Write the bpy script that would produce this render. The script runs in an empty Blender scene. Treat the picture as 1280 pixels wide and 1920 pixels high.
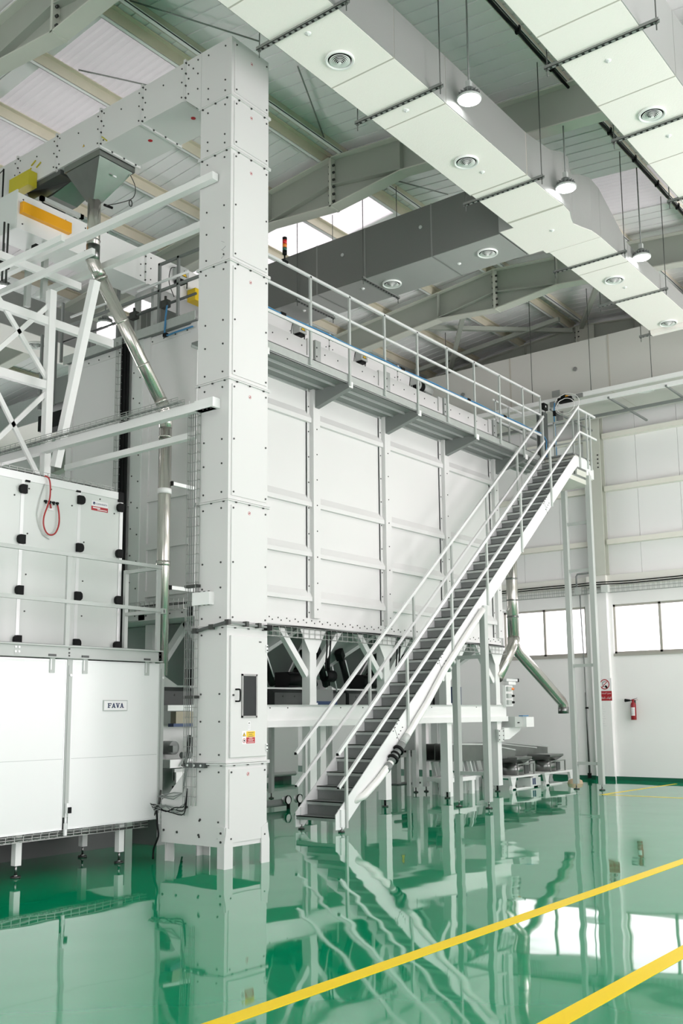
import bpy, math, random
from mathutils import Vector, Matrix
random.seed(7)
S = bpy.context.scene
COL = S.collection

# ------------------------------------------------------------------ camera
YAW, PIT, ROL, FOC, CY0 = 0.65865, 0.1500, -0.0086, 1882.0, 1050.0
f = Vector((math.cos(YAW) * math.cos(PIT), math.sin(YAW) * math.cos(PIT), math.sin(PIT)))
r0 = Vector((math.sin(YAW), -math.cos(YAW), 0)); u0 = r0.cross(f)
r = r0 * math.cos(ROL) + u0 * math.sin(ROL)
u = -r0 * math.sin(ROL) + u0 * math.cos(ROL)
cam_data = bpy.data.cameras.new('camera')
cam = bpy.data.objects.new('camera', cam_data); COL.objects.link(cam)
cam.matrix_world = Matrix(((r.x, u.x, -f.x, 0), (r.y, u.y, -f.y, 0), (r.z, u.z, -f.z, 1.6), (0, 0, 0, 1)))
cam_data.sensor_width = 36; cam_data.lens = FOC / 1920 * 36
cam_data.shift_y = (CY0 - 960) / 1920
cam_data.clip_start = 0.05; cam_data.clip_end = 300
S.camera = cam

# ------------------------------------------------------------------ world, daylight, exposure
W = bpy.data.worlds.new('sky'); S.world = W; W.use_nodes = True
bg = W.node_tree.nodes['Background']
bg.inputs['Color'].default_value = (0.98, 0.90, 0.95, 1); bg.inputs['Strength'].default_value = 3.0
S.view_settings.view_transform = 'Standard'; S.view_settings.look = 'None'
S.view_settings.exposure = 0.18; S.view_settings.gamma = 1.0; S.view_settings.use_curve_mapping = False

def area(name, loc, rot, sx, sy, power, color=(1, 1, 1), spread=180):
    d = bpy.data.lights.new(name, 'AREA'); d.shape = 'RECTANGLE'; d.size = sx; d.size_y = sy
    d.energy = power; d.color = color; d.spread = math.radians(spread)
    o = bpy.data.objects.new(name, d); o.location = loc; o.rotation_euler = rot; COL.objects.link(o)
    return o
RAD = math.radians
DAY = (1.0, 0.90, 0.925)
# added daylight lamps in made-up doors of the right hand wall (y = -5.4) and the wall behind the camera
area('added_daylight', (4.5, -5.6, 3.1), (RAD(98), 0, 0), 4.6, 6.0, 60, DAY)
area('added_daylight', (10.5, -5.6, 3.1), (RAD(98), 0, 0), 4.6, 6.0, 190, DAY)
# upward fill added to brighten the ceiling and duct undersides, from made-up doors
area('added_daylight', (16.5, -5.6, 2.2), (RAD(130), 0, 0), 4.6, 4.0, 470, DAY, 120)
area('added_daylight', (-6.2, 5.0, 2.3), (RAD(125), 0, RAD(-90)), 4.6, 4.4, 150, DAY, 120)
area('added_daylight', (-6.2, -1.5, 2.3), (RAD(125), 0, RAD(-90)), 4.6, 4.4, 60, DAY, 120)
for x in (9.0, 15.0):
    area('added_daylight', (x, 25.5, 2.3), (RAD(120), 0, RAD(180)), 4.6, 4.4, 110, DAY, 140)  # lamps added behind made-up left wall openings, brighten the far left ducts and roof
# fill lamps added under unseen roof sheets to brighten floor and far wall
for x, pw in ((14.3, 180), (18.5, 380)):
    area('added_roof_fill', (x, -1.3, 9.75), (0, 0, 0), 2.0, 7.0, pw, DAY)

# ------------------------------------------------------------------ materials
def mat(name, col, rough=0.5, metal=0.0, spec=0.5, noise=0.0, nscale=6.0, bump=0.0, bscale=40.0, coat=0.0, rvar=0.0, emit=None, est=0.0):
    m = bpy.data.materials.new(name); m.use_nodes = True
    nt = m.node_tree; p = nt.nodes['Principled BSDF']
    p.inputs['Base Color'].default_value = (*col, 1)
    p.inputs['Roughness'].default_value = rough; p.inputs['Metallic'].default_value = metal
    p.inputs['Specular IOR Level'].default_value = spec
    p.inputs['Coat Weight'].default_value = coat
    if emit: p.inputs['Emission Color'].default_value = (*emit, 1); p.inputs['Emission Strength'].default_value = est
    if noise or bump or rvar:
        tc = nt.nodes.new('ShaderNodeTexCoord')
        if noise or rvar:
            n = nt.nodes.new('ShaderNodeTexNoise'); n.inputs['Scale'].default_value = nscale; n.inputs['Detail'].default_value = 4
            nt.links.new(tc.outputs['Object'], n.inputs['Vector'])
        if noise:
            mx = nt.nodes.new('ShaderNodeMix'); mx.data_type = 'RGBA'
            mx.inputs['A'].default_value = (*[c * (1 - noise) for c in col], 1)
            mx.inputs['B'].default_value = (*[min(1, c * (1 + noise)) for c in col], 1)
            nt.links.new(n.outputs['Fac'], mx.inputs['Factor']); nt.links.new(mx.outputs['Result'], p.inputs['Base Color'])
        if rvar:
            mr = nt.nodes.new('ShaderNodeMapRange'); mr.inputs['To Min'].default_value = max(0.02, rough - rvar); mr.inputs['To Max'].default_value = rough + rvar
            nt.links.new(n.outputs['Fac'], mr.inputs['Value']); nt.links.new(mr.outputs['Result'], p.inputs['Roughness'])
        if bump:
            n2 = nt.nodes.new('ShaderNodeTexNoise'); n2.inputs['Scale'].default_value = bscale
            nt.links.new(tc.outputs['Object'], n2.inputs['Vector'])
            b = nt.nodes.new('ShaderNodeBump'); b.inputs['Strength'].default_value = bump; b.inputs['Distance'].default_value = 0.02
            nt.links.new(n2.outputs['Fac'], b.inputs['Height']); nt.links.new(b.outputs['Normal'], p.inputs['Normal'])
    return m

M = {}
M['tower'] = mat('tower_white_paint', (0.66, 0.67, 0.655), 0.34, spec=0.3, bump=0.03, bscale=1.5)
M['white'] = mat('white_paint', (0.84, 0.86, 0.84), 0.35)
M['silo'] = mat('silo_white_paint', (0.71, 0.72, 0.705), 0.4, noise=0.02, nscale=1.0)
M['panel'] = mat('door_white_paint', (0.84, 0.86, 0.85), 0.3, noise=0.02, nscale=1.2)
M['ahu'] = mat('unit_grey_white_paint', (0.66, 0.70, 0.67), 0.35)
M['alu'] = mat('white_aluminium', (0.80, 0.82, 0.81), 0.3, metal=0.15)
M['grey'] = mat('light_grey_paint', (0.47, 0.505, 0.48), 0.4)
M['grey2'] = mat('mid_grey_paint', (0.20, 0.22, 0.21), 0.45)
M['hopper'] = mat('hopper_steel', (0.33, 0.35, 0.34), 0.4)
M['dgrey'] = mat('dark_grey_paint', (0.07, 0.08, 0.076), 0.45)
M['galv'] = mat('galvanised_steel', (0.50, 0.535, 0.515), 0.38, metal=0.55, noise=0.08, nscale=18)
M['tread'] = mat('perforated_galvanised_tread', (0.22, 0.235, 0.23), 0.45, metal=0.4, noise=0.12, nscale=60)
M['stain'] = mat('polished_stainless', (0.62, 0.605, 0.56), 0.2, metal=0.82, bump=0.05, bscale=2.5)
M['stain2'] = mat('brushed_stainless', (0.27, 0.28, 0.27), 0.30, metal=1.0, noise=0.15, nscale=5)
M['black'] = mat('black_rubber', (0.004, 0.005, 0.005), 0.6, spec=0.2)
M['bolt'] = mat('dark_bolt', (0.06, 0.065, 0.06), 0.45, metal=0.5)
M['yellow'] = mat('yellow_guard_paint', (0.86, 0.40, 0.012), 0.4)
M['yellow2'] = mat('yellow_box_paint', (0.85, 0.60, 0.02), 0.4)
M['olive'] = mat('yellow_green_guard', (0.50, 0.44, 0.02), 0.45)
M['sign_y'] = mat('sign_yellow', (0.80, 0.52, 0.02), 0.5)
M['sign_r'] = mat('sign_red', (0.42, 0.012, 0.02), 0.45)
M['sign_w'] = mat('sign_white', (0.85, 0.85, 0.85), 0.45)
M['sign_g'] = mat('sign_grey_print', (0.32, 0.34, 0.34), 0.5)
M['red'] = mat('fire_red', (0.30, 0.012, 0.02), 0.3)
M['redlamp'] = mat('red_lens', (0.65, 0.02, 0.02), 0.3)
M['orangelamp'] = mat('orange_lens', (0.9, 0.25, 0.03), 0.3)
M['greenlamp'] = mat('green_lens', (0.02, 0.10, 0.06), 0.3)
M['navy'] = mat('navy_print', (0.012, 0.03, 0.11), 0.5)
M['blue'] = mat('blue_hose', (0.05, 0.22, 0.42), 0.35)
M['navybox'] = mat('navy_enclosure', (0.02, 0.05, 0.13), 0.4)
M['cream'] = mat('cream_steel_paint', (0.60, 0.62, 0.55), 0.45, noise=0.05, nscale=3)
M['girt'] = mat('wall_girt_paint', (0.84, 0.83, 0.75), 0.45)
M['rafter'] = mat('rafter_grey_green_paint', (0.40, 0.43, 0.38), 0.45, noise=0.06, nscale=2)
M['purlin'] = mat('cream_purlin', (0.66, 0.63, 0.50), 0.5, noise=0.08, nscale=4)
M['roof'] = mat('roof_panel', (0.86, 0.865, 0.865), 0.5)
M['ductw'] = mat('duct_white_face', (0.92, 0.885, 0.84), 0.5, noise=0.03, nscale=90, bump=0.12, bscale=60)
M['ductg'] = mat('duct_grey_foil', (0.40, 0.415, 0.40), 0.42, metal=0.35, noise=0.10, nscale=120)
M['cross'] = mat('duct_dark_foil', (0.17, 0.18, 0.17), 0.45, metal=0.2, noise=0.06, nscale=60)
M['fard'] = mat('duct_pale_face', (0.60, 0.60, 0.56), 0.5, noise=0.03, nscale=60)
M['seam'] = mat('duct_seam_tape', (0.50, 0.48, 0.42), 0.5)
M['plaster'] = mat('white_plaster', (0.92, 0.92, 0.905), 0.6, noise=0.015, nscale=2)
M['clad'] = mat('wall_cladding', (0.87, 0.88, 0.87), 0.45)
M['rod'] = mat('threaded_rod', (0.10, 0.11, 0.10), 0.5, metal=0.6)
M['strut'] = mat('slotted_strut', (0.30, 0.315, 0.30), 0.45, metal=0.5)
M['wire'] = mat('wire_mesh_steel', (0.42, 0.44, 0.42), 0.4, metal=0.7)
M['lampglow'] = mat('lamp_diffuser', (0.9, 0.9, 0.9), 0.4, emit=(1, 1, 1), est=14)
M['green'] = mat('green_skirting', (0.008, 0.115, 0.062), 0.3)
M['ledge'] = mat('ledge_plaster', (0.80, 0.80, 0.74), 0.6)
M['winframe'] = mat('bronze_window_frame', (0.48, 0.47, 0.42), 0.4, metal=0.3)
M['hose'] = mat('white_hose', (0.82, 0.83, 0.80), 0.3)
M['cable'] = mat('red_cable', (0.35, 0.02, 0.02), 0.4)
M['tan'] = mat('tan_cloth', (0.55, 0.42, 0.28), 0.8)
M['darkglass'] = mat('dark_window_glass', (0.022, 0.023, 0.026), 0.08, spec=0.6)
M['beige'] = mat('beige_box', (0.30, 0.28, 0.20), 0.5)

def floor_mat():
    m = bpy.data.materials.new('green_epoxy'); m.use_nodes = True; nt = m.node_tree; p = nt.nodes['Principled BSDF']
    p.inputs['Roughness'].default_value = 0.035; p.inputs['Specular IOR Level'].default_value = 0.62
    p.inputs['Coat Weight'].default_value = 0.12; p.inputs['Coat Roughness'].default_value = 0.02
    tc = nt.nodes.new('ShaderNodeTexCoord')
    n = nt.nodes.new('ShaderNodeTexNoise'); n.inputs['Scale'].default_value = 0.5; n.inputs['Detail'].default_value = 2
    nt.links.new(tc.outputs['Object'], n.inputs['Vector'])
    mx = nt.nodes.new('ShaderNodeMix'); mx.data_type = 'RGBA'
    mx.inputs['A'].default_value = (0.0, 0.25, 0.105, 1); mx.inputs['B'].default_value = (0.0, 0.31, 0.14, 1)
    nt.links.new(n.outputs['Fac'], mx.inputs['Factor']); nt.links.new(mx.outputs['Result'], p.inputs['Base Color'])
    n2 = nt.nodes.new('ShaderNodeTexNoise'); n2.inputs['Scale'].default_value = 1.3; n2.inputs['Detail'].default_value = 1.0
    nt.links.new(tc.outputs['Object'], n2.inputs['Vector'])
    b = nt.nodes.new('ShaderNodeBump'); b.inputs['Strength'].default_value = 0.09; b.inputs['Distance'].default_value = 0.05
    nt.links.new(n2.outputs['Fac'], b.inputs['Height'])
    nt.links.new(b.outputs['Normal'], p.inputs['Normal']); nt.links.new(b.outputs['Normal'], p.inputs['Coat Normal'])
    return m
M['floor'] = floor_mat()
M['line'] = mat('yellow_floor_paint', (0.92, 0.66, 0.003), 0.35, spec=0.08)

def glass_mat():
    m = bpy.data.materials.new('window_glass'); m.use_nodes = True; nt = m.node_tree
    out = nt.nodes['Material Output']; nt.nodes.remove(nt.nodes['Principled BSDF'])
    t = nt.nodes.new('ShaderNodeBsdfTransparent'); g = nt.nodes.new('ShaderNodeBsdfGlossy'); g.inputs['Roughness'].default_value = 0.02
    mx = nt.nodes.new('ShaderNodeMixShader'); mx.inputs['Fac'].default_value = 0.08
    nt.links.new(t.outputs[0], mx.inputs[1]); nt.links.new(g.outputs[0], mx.inputs[2]); nt.links.new(mx.outputs[0], out.inputs['Surface'])
    return m
M['glass'] = glass_mat()
def skylight_mat(name, tr):
    m = bpy.data.materials.new(name); m.use_nodes = True; nt = m.node_tree
    out = nt.nodes['Material Output']; nt.nodes.remove(nt.nodes['Principled BSDF'])
    t = nt.nodes.new('ShaderNodeBsdfTranslucent'); t.inputs['Color'].default_value = (tr, tr, tr, 1)
    g = nt.nodes.new('ShaderNodeBsdfDiffuse'); g.inputs['Color'].default_value = (0.7, 0.72, 0.7, 1)
    mx = nt.nodes.new('ShaderNodeMixShader'); mx.inputs['Fac'].default_value = 0.5
    nt.links.new(t.outputs[0], mx.inputs[1]); nt.links.new(g.outputs[0], mx.inputs[2]); nt.links.new(mx.outputs[0], out.inputs['Surface'])
    return m
M['skylight'] = skylight_mat('translucent_sheet', 0.62)
M['skylight2'] = skylight_mat('aged_translucent_sheet', 0.22)

# ------------------------------------------------------------------ mesh helpers (world coordinates; an object's origin is its thing's base)
ORG = {}
class MB:
    def __init__(s): s.v = []; s.f = []; s.m = []; s.sm = []; s.mats = []
    def mi(s, m):
        m = M[m]
        if m not in s.mats: s.mats.append(m)
        return s.mats.index(m)
    def add(s, vs, fs, m, smooth=False):
        o = len(s.v); k = s.mi(m); s.v += [Vector(v) for v in vs]
        for q in fs: s.f.append([i + o for i in q]); s.m.append(k); s.sm.append(smooth)
        return s
    def box(s, x0, x1, y0, y1, z0, z1, m='white'):
        vs = [(x, y, z) for z in (z0, z1) for y in (y0, y1) for x in (x0, x1)]
        return s.add(vs, [(0, 2, 3, 1), (4, 5, 7, 6), (0, 1, 5, 4), (2, 6, 7, 3), (0, 4, 6, 2), (1, 3, 7, 5)], m)
    def hexa(s, p, m):          # 8 corners, bottom loop then top loop
        return s.add(p, [(3, 2, 1, 0), (4, 5, 6, 7), (0, 1, 5, 4), (1, 2, 6, 5), (2, 3, 7, 6), (3, 0, 4, 7)], m)
    def bar(s, p, q, w, h, m='white', up=(0, 0, 1)):
        p, q = Vector(p), Vector(q); d = (q - p).normalized(); upv = Vector(up)
        if abs(d.dot(upv)) > 0.98: upv = Vector((1, 0, 0))
        a = d.cross(upv).normalized() * (w / 2); b = a.cross(d).normalized() * (h / 2)
        return s.hexa([p - a - b, p + a - b, p + a + b, p - a + b, q - a - b, q + a - b, q + a + b, q - a + b], m)
    def cyl(s, p, q, ra, m='white', n=14, rb=None, smooth=True):
        p, q = Vector(p), Vector(q); rb = ra if rb is None else rb; d = (q - p).normalized()
        a = d.orthogonal().normalized(); b = d.cross(a)
        vs = []
        for c, rr in ((p, ra), (q, rb)):
            vs += [c + (a * math.cos(2 * math.pi * i / n) + b * math.sin(2 * math.pi * i / n)) * rr for i in range(n)]
        s.add(vs, [(i, (i + 1) % n, n + (i + 1) % n, n + i) for i in range(n)], m, smooth)
        o = len(s.v) - 2 * n; k = s.mi(m)
        s.f.append([o + i for i in reversed(range(n))]); s.m.append(k); s.sm.append(False)
        s.f.append([o + n + i for i in range(n)]); s.m.append(k); s.sm.append(False)
        return s
    def tube(s, pts, ra, m='white', n=10, closed=False):
        pts = [Vector(p) for p in pts]
        if not closed and len(pts) > 3 and n <= 8 and m in ('cable', 'black', 'hose', 'blue', 'bolt'):
            q = []
            for i in range(len(pts) - 1):
                p0, p1, p2, p3 = pts[max(i - 1, 0)], pts[i], pts[i + 1], pts[min(i + 2, len(pts) - 1)]
                for j in range(4):
                    t = j / 4; q.append(0.5 * (2 * p1 + (p2 - p0) * t + (2 * p0 - 5 * p1 + 4 * p2 - p3) * t * t + (3 * p1 - p0 - 3 * p2 + p3) * t ** 3))
            pts = q + [pts[-1]]
        N = len(pts); k = s.mi(m); o = len(s.v); a = None
        for i, p in enumerate(pts):
            d = (pts[(i + 1) % N] - pts[i - 1]) if closed else (pts[min(i + 1, N - 1)] - pts[max(i - 1, 0)])
            d.normalize()
            a = d.orthogonal().normalized() if a is None else (a - d * a.dot(d)).normalized()
            b = d.cross(a)
            s.v += [p + (a * math.cos(2 * math.pi * j / n) + b * math.sin(2 * math.pi * j / n)) * ra for j in range(n)]
        for i in range(N if closed else N - 1):
            for j in range(n):
                i2 = (i + 1) % N
                s.f.append([o + i * n + j, o + i * n + (j + 1) % n, o + i2 * n + (j + 1) % n, o + i2 * n + j]); s.m.append(k); s.sm.append(True)
        if not closed:
            s.f.append([o + j for j in reversed(range(n))]); s.m.append(k); s.sm.append(False)
            s.f.append([o + (N - 1) * n + j for j in range(n)]); s.m.append(k); s.sm.append(False)
        return s
    def prism(s, poly, ax, a, b, m='white'):   # poly: 2-D points in the two other axes, extruded along ax from a to b
        def P(t, c): 
            q = list(t); q.insert(ax, c); return q
        n = len(poly)
        vs = [P(t, a) for t in poly] + [P(t, b) for t in poly]
        return s.add(vs, [list(reversed(range(n))), [n + i for i in range(n)]] + [(i, (i + 1) % n, n + (i + 1) % n, n + i) for i in range(n)], m)
    def lathe(s, c, prof, m='white', n=24, axis=(0, 0, 1)):   # prof: (radius, offset along axis)
        c = Vector(c); d = Vector(axis).normalized(); a = d.orthogonal().normalized(); b = d.cross(a)
        vs = []
        for rr, h in prof: vs += [c + d * h + (a * math.cos(2 * math.pi * i / n) + b * math.sin(2 * math.pi * i / n)) * rr for i in range(n)]
        fs = [(k * n + i, k * n + (i + 1) % n, (k + 1) * n + (i + 1) % n, (k + 1) * n + i) for k in range(len(prof) - 1) for i in range(n)]
        return s.add(vs, fs, m, True)
    def build(s, name, parent=None, origin=None, bevel=0.0):
        if parent is not None: org = ORG[parent.name]
        elif origin is not None: org = Vector(origin)
        else:
            xs = [v.x for v in s.v]; ys = [v.y for v in s.v]
            org = Vector(((min(xs) + max(xs)) / 2, (min(ys) + max(ys)) / 2, min(v.z for v in s.v)))
        me = bpy.data.meshes.new(name)
        me.from_pydata([v - org for v in s.v], [], s.f)
        for m in s.mats: me.materials.append(m)
        me.polygons.foreach_set('material_index', s.m); me.polygons.foreach_set('use_smooth', s.sm); me.update()
        import bmesh
        b = bmesh.new(); b.from_mesh(me); bmesh.ops.recalc_face_normals(b, faces=b.faces); b.to_mesh(me); b.free()
        o = bpy.data.objects.new(name, me); COL.objects.link(o)
        if parent is not None: o.parent = parent
        else: o.location = org
        if bevel:
            bv = o.modifiers.new('bevel', 'BEVEL'); bv.width = bevel; bv.segments = 2; bv.limit_method = 'ANGLE'
        ORG[o.name] = org
        return o
def tag(o, label, cat, group=None, kind=None):
    if label: o['label'] = label
    if cat: o['category'] = cat
    if group: o['group'] = group
    if kind: o['kind'] = kind
    return o
def thing(name, label, cat, loc, group=None, kind=None):
    o = bpy.data.objects.new(name, None); COL.objects.link(o); o.location = loc; o.empty_display_size = 0.2
    ORG[o.name] = Vector(loc)
    return tag(o, label, cat, group, kind)
def dup(root, loc, label=None, group=None):
    c = root.copy(); COL.objects.link(c); c.location = loc; ORG[c.name] = Vector(loc)
    if label: c['label'] = label
    if group: c['group'] = group
    for ch in list(root.children):
        d = ch.copy(); COL.objects.link(d); d.parent = c
        for g in list(ch.children):
            e = g.copy(); COL.objects.link(e); e.parent = d
    return c
def struct(name, mb, **k): return tag(mb.build(name, **k), None, None, kind='structure')
def B(x0, x1, y0, y1, z0, z1, m='white'): return MB().box(x0, x1, y0, y1, z0, z1, m)
def bolts(mb, pts, nrm, rr=0.011, m='bolt'):
    nv = Vector(nrm)
    for p in pts: mb.cyl(Vector(p) - nv * 0.004, Vector(p) + nv * 0.008, rr, m, 6, smooth=False)
    return mb
def text(name, s, loc, right, up, h, m, parent, font=None, align='CENTER', depth=0.0015, width=None):
    cu = bpy.data.curves.new(name, 'FONT'); cu.body = s; cu.size = 1.0; cu.align_x = align; cu.extrude = 0.0
    if font: cu.font = font
    o = bpy.data.objects.new('t', cu); COL.objects.link(o)
    dg = bpy.context.evaluated_depsgraph_get(); me = bpy.data.meshes.new_from_object(o.evaluated_get(dg))
    bpy.data.objects.remove(o)
    xs = [v.co.x for v in me.vertices]; ys = [v.co.y for v in me.vertices]
    k = h / max(1e-6, max(ys) - min(ys)); kx = k if width is None else width / max(1e-6, max(xs) - min(xs))
    R, U = Vector(right), Vector(up); N = R.cross(U); org = ORG[parent.name] if parent else Vector(loc)
    cx, cy = (min(xs) + max(xs)) / 2, (min(ys) + max(ys)) / 2
    for v in me.vertices: v.co = Vector(loc) - org + R * ((v.co.x - cx) * kx) + U * ((v.co.y - cy) * k) + N * depth
    me.materials.clear(); me.materials.append(M[m])
    o = bpy.data.objects.new(name, me); COL.objects.link(o); o.parent = parent; ORG[o.name] = org
    return o
def triangle(mb, c, R, U, s, m='sign_y', mark='black'):       # warning triangle with a dark rim and flash
    c, R, U = Vector(c), Vector(R), Vector(U); N = R.cross(U)
    P = lambda a, b, d: c + R * a * s + U * b * s + N * d
    mb.add([P(-.5, -.43, .001), P(.5, -.43, .001), P(0, .43, .001)], [(0, 1, 2)], mark)
    mb.add([P(-.36, -.35, .002), P(.36, -.35, .002), P(0, .28, .002)], [(0, 1, 2)], m)
    mb.add([P(.03, .12, .003), P(-.10, -.12, .003), P(0.02, -.10, .003), P(-.03, -.30, .003), P(.10, -.04, .003), P(-.01, -.05, .003)], [(0, 1, 2, 5), (2, 3, 4, 5)], mark)
def wire_tray(mb, p, q, w, h, side, up=(0, 0, 1), step=0.1, rr=0.0026, m='wire'):
    """basket tray from p to q: bottom of width w along 'side', walls of height h along 'up'"""
    p, q, sd, U = Vector(p), Vector(q), Vector(side), Vector(up); d = q - p; L = d.length; d.normalize()
    for a, b in ((0, 0), (w / 2, 0), (w, 0), (0, h), (w, h), (0, h / 2), (w, h / 2)):
        o = sd * a + U * b; mb.bar(p + o, q + o, rr * 2, rr * 2, m, up=U if abs(d.dot(U)) < .9 else sd)
    for i in range(int(L / step) + 1):
        c = p + d * min(L, i * step)
        mb.bar(c, c + sd * w, rr * 2, rr * 2, m, up=d); mb.bar(c, c + U * h, rr * 2, rr * 2, m, up=d); mb.bar(c + sd * w, c + sd * w + U * h, rr * 2, rr * 2, m, up=d)
    return mb
def foot(mb, x, y, ztop=0.12, rr=0.05, m='stain2'):
    mb.cyl((x, y, 0.0), (x, y, 0.018), rr, 'bolt', 12); mb.cyl((x, y, 0.018), (x, y, 0.035), rr * .55, m, 12, rr * .3); mb.cyl((x, y, 0.03), (x, y, ztop), 0.012, m, 8)
    return mb

# ================================================================== THE SETTING
XW, YR, YL, YB = 22.4, -5.4, 25.0, -6.0       # far wall, right wall, left wall, wall behind the camera
RY, RT, SL = 9.8, 10.91, 0.1                   # ridge y, rafter top at the ridge, roof slope
top = lambda y: RT - SL * abs(y - RY)
struct('floor', B(YB, XW + 0.3, YR, YL, -0.2, 0, 'floor'))
# far wall: plaster below with recessed windows, cladding above
WIN = [(7.13, 9.34), (10.01, 12.22), (4.2, 6.42)]
mb = MB(); z0, z1 = 2.88, 4.03
ys = sorted(WIN); cur = YR
for a, b in ys:
    mb.box(XW, XW + 0.3, cur, a, 0, 4.45, 'plaster'); cur = b
    mb.box(XW, XW + 0.3, a, b, 0, z0, 'plaster'); mb.box(XW, XW + 0.3, a, b, z1, 4.45, 'plaster')
mb.box(XW, XW + 0.3, cur, YL, 0, 4.45, 'plaster')
y = YR
while y < YL:                                   # upper cladding panels with thin joints
    y2 = min(y + 1.0, YL); mb.box(XW + 0.08, XW + 0.2, y + 0.004, y2 - 0.004, 4.45, 11.3, 'clad'); y = y2
mb.box(XW + 0.1, XW + 0.22, YR, YL, 4.45, 11.3, 'grey')
struct('wall_far', mb)
mb = MB().box(XW - 0.02, XW, YR, 9.42, 0, 0.085, 'green').box(XW - 0.02, XW, 9.86, YL, 0, 0.085, 'green')
mb.box(XW - 0.14, XW - 0.12, 9.40, 9.88, 0, 0.085, 'green')
struct('baseboard_far', mb)
struct('trim_1', B(XW - 0.12, XW, 9.42, 9.86, 0, 4.42, 'plaster'))                       # plaster pier between the windows
struct('trim_2', MB().box(XW - 0.06, XW + 0.1, YR, 9.4, 4.45, 4.72, 'ledge').box(XW - 0.06, XW + 0.1, 9.88, YL, 4.45, 4.72, 'ledge').box(XW - 0.16, XW + .1, 9.4, 9.88, 4.45, 4.72, 'ledge'))
mb = MB().box(XW - 0.22, XW - 0.20, 9.36, 9.78, 4.72, 10.9, 'cream').box(XW + 0.0, XW + 0.02, 9.36, 9.78, 4.72, 10.9, 'cream').box(XW - 0.2, XW, 9.55, 9.58, 4.72, 10.9, 'cream')
bolts(mb, [(XW - 0.22, 9.42, z) for z in (7.3, 7.4, 7.5, 7.6)], (-1, 0, 0), .02)
struct('trim_3', mb)
for k, z in enumerate((5.5, 6.78, 8.07)):
    struct('trim_%d' % (4 + k), MB().box(XW - 0.08, XW + 0.08, YR, 9.36, z - .05, z + .07, 'girt').box(XW - 0.08, XW + 0.08, 9.78, YL, z - .05, z + .07, 'girt'))
for k, (a, b) in enumerate(WIN):
    w = thing('window_%d' % (k + 1), None, None, (XW + 0.15, (a + b) / 2, z0), kind='structure')
    m = (a + b) / 2; fr = MB(); x0, x1 = XW + 0.06, XW + 0.11
    fr.box(x0, x1, a, b, z0, z0 + .05, 'winframe').box(x0, x1, a, b, z1 - .05, z1, 'winframe').box(x0, x1, a, a + .05, z0, z1, 'winframe')
    fr.box(x0, x1, b - .05, b, z0, z1, 'winframe').box(x0, x1, m - .03, m + .03, z0, z1, 'winframe').box(XW - .03, x1, a, b, z0 - .06, z0, 'winframe')
    fr.build('window_frame', w)
    MB().box(x0 + .02, x0 + .026, a + .05, m - .03, z0 + .05, z1 - .05, 'glass').build('pane', w)
    MB().box(x0 + .02, x0 + .026, m + .03, b - .05, z0 + .05, z1 - .05, 'glass').build('pane', w)
# left wall, right wall and wall behind the camera unseen, with door openings made up for the light
mb = MB(); cur = YB
for x in (9.0, 15.0):
    mb.box(cur, x - 2.3, YL, YL + .3, 0, 10.2, 'clad'); mb.box(x - 2.3, x + 2.3, YL, YL + .3, 4.5, 10.2, 'clad'); cur = x + 2.3
mb.box(cur, XW, YL, YL + .3, 0, 10.2, 'clad')
struct('wall_left', mb)
mb = MB(); cur = YB
for x in (-1.5, 4.5, 10.5, 16.5):
    mb.box(cur, x - 2.3, YR - 0.3, YR, 0, 10.2, 'plaster'); mb.box(x - 2.3, x + 2.3, YR - 0.3, YR, 6.2, 10.2, 'plaster'); cur = x + 2.3
mb.box(cur, XW, YR - 0.3, YR, 0, 10.2, 'plaster')
struct('wall_right', mb)
mb = MB(); cur = YR
for y in (-1.5, 5.0, 14.0):
    mb.box(YB - .3, YB, cur, y - 2.3, 0, 11.4, 'plaster'); mb.box(YB - .3, YB, y - 2.3, y + 2.3, 4.5, 11.4, 'plaster'); cur = y + 2.3
mb.box(YB - .3, YB, cur, YL, 0, 11.4, 'plaster')
struct('wall_back', mb)
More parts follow.
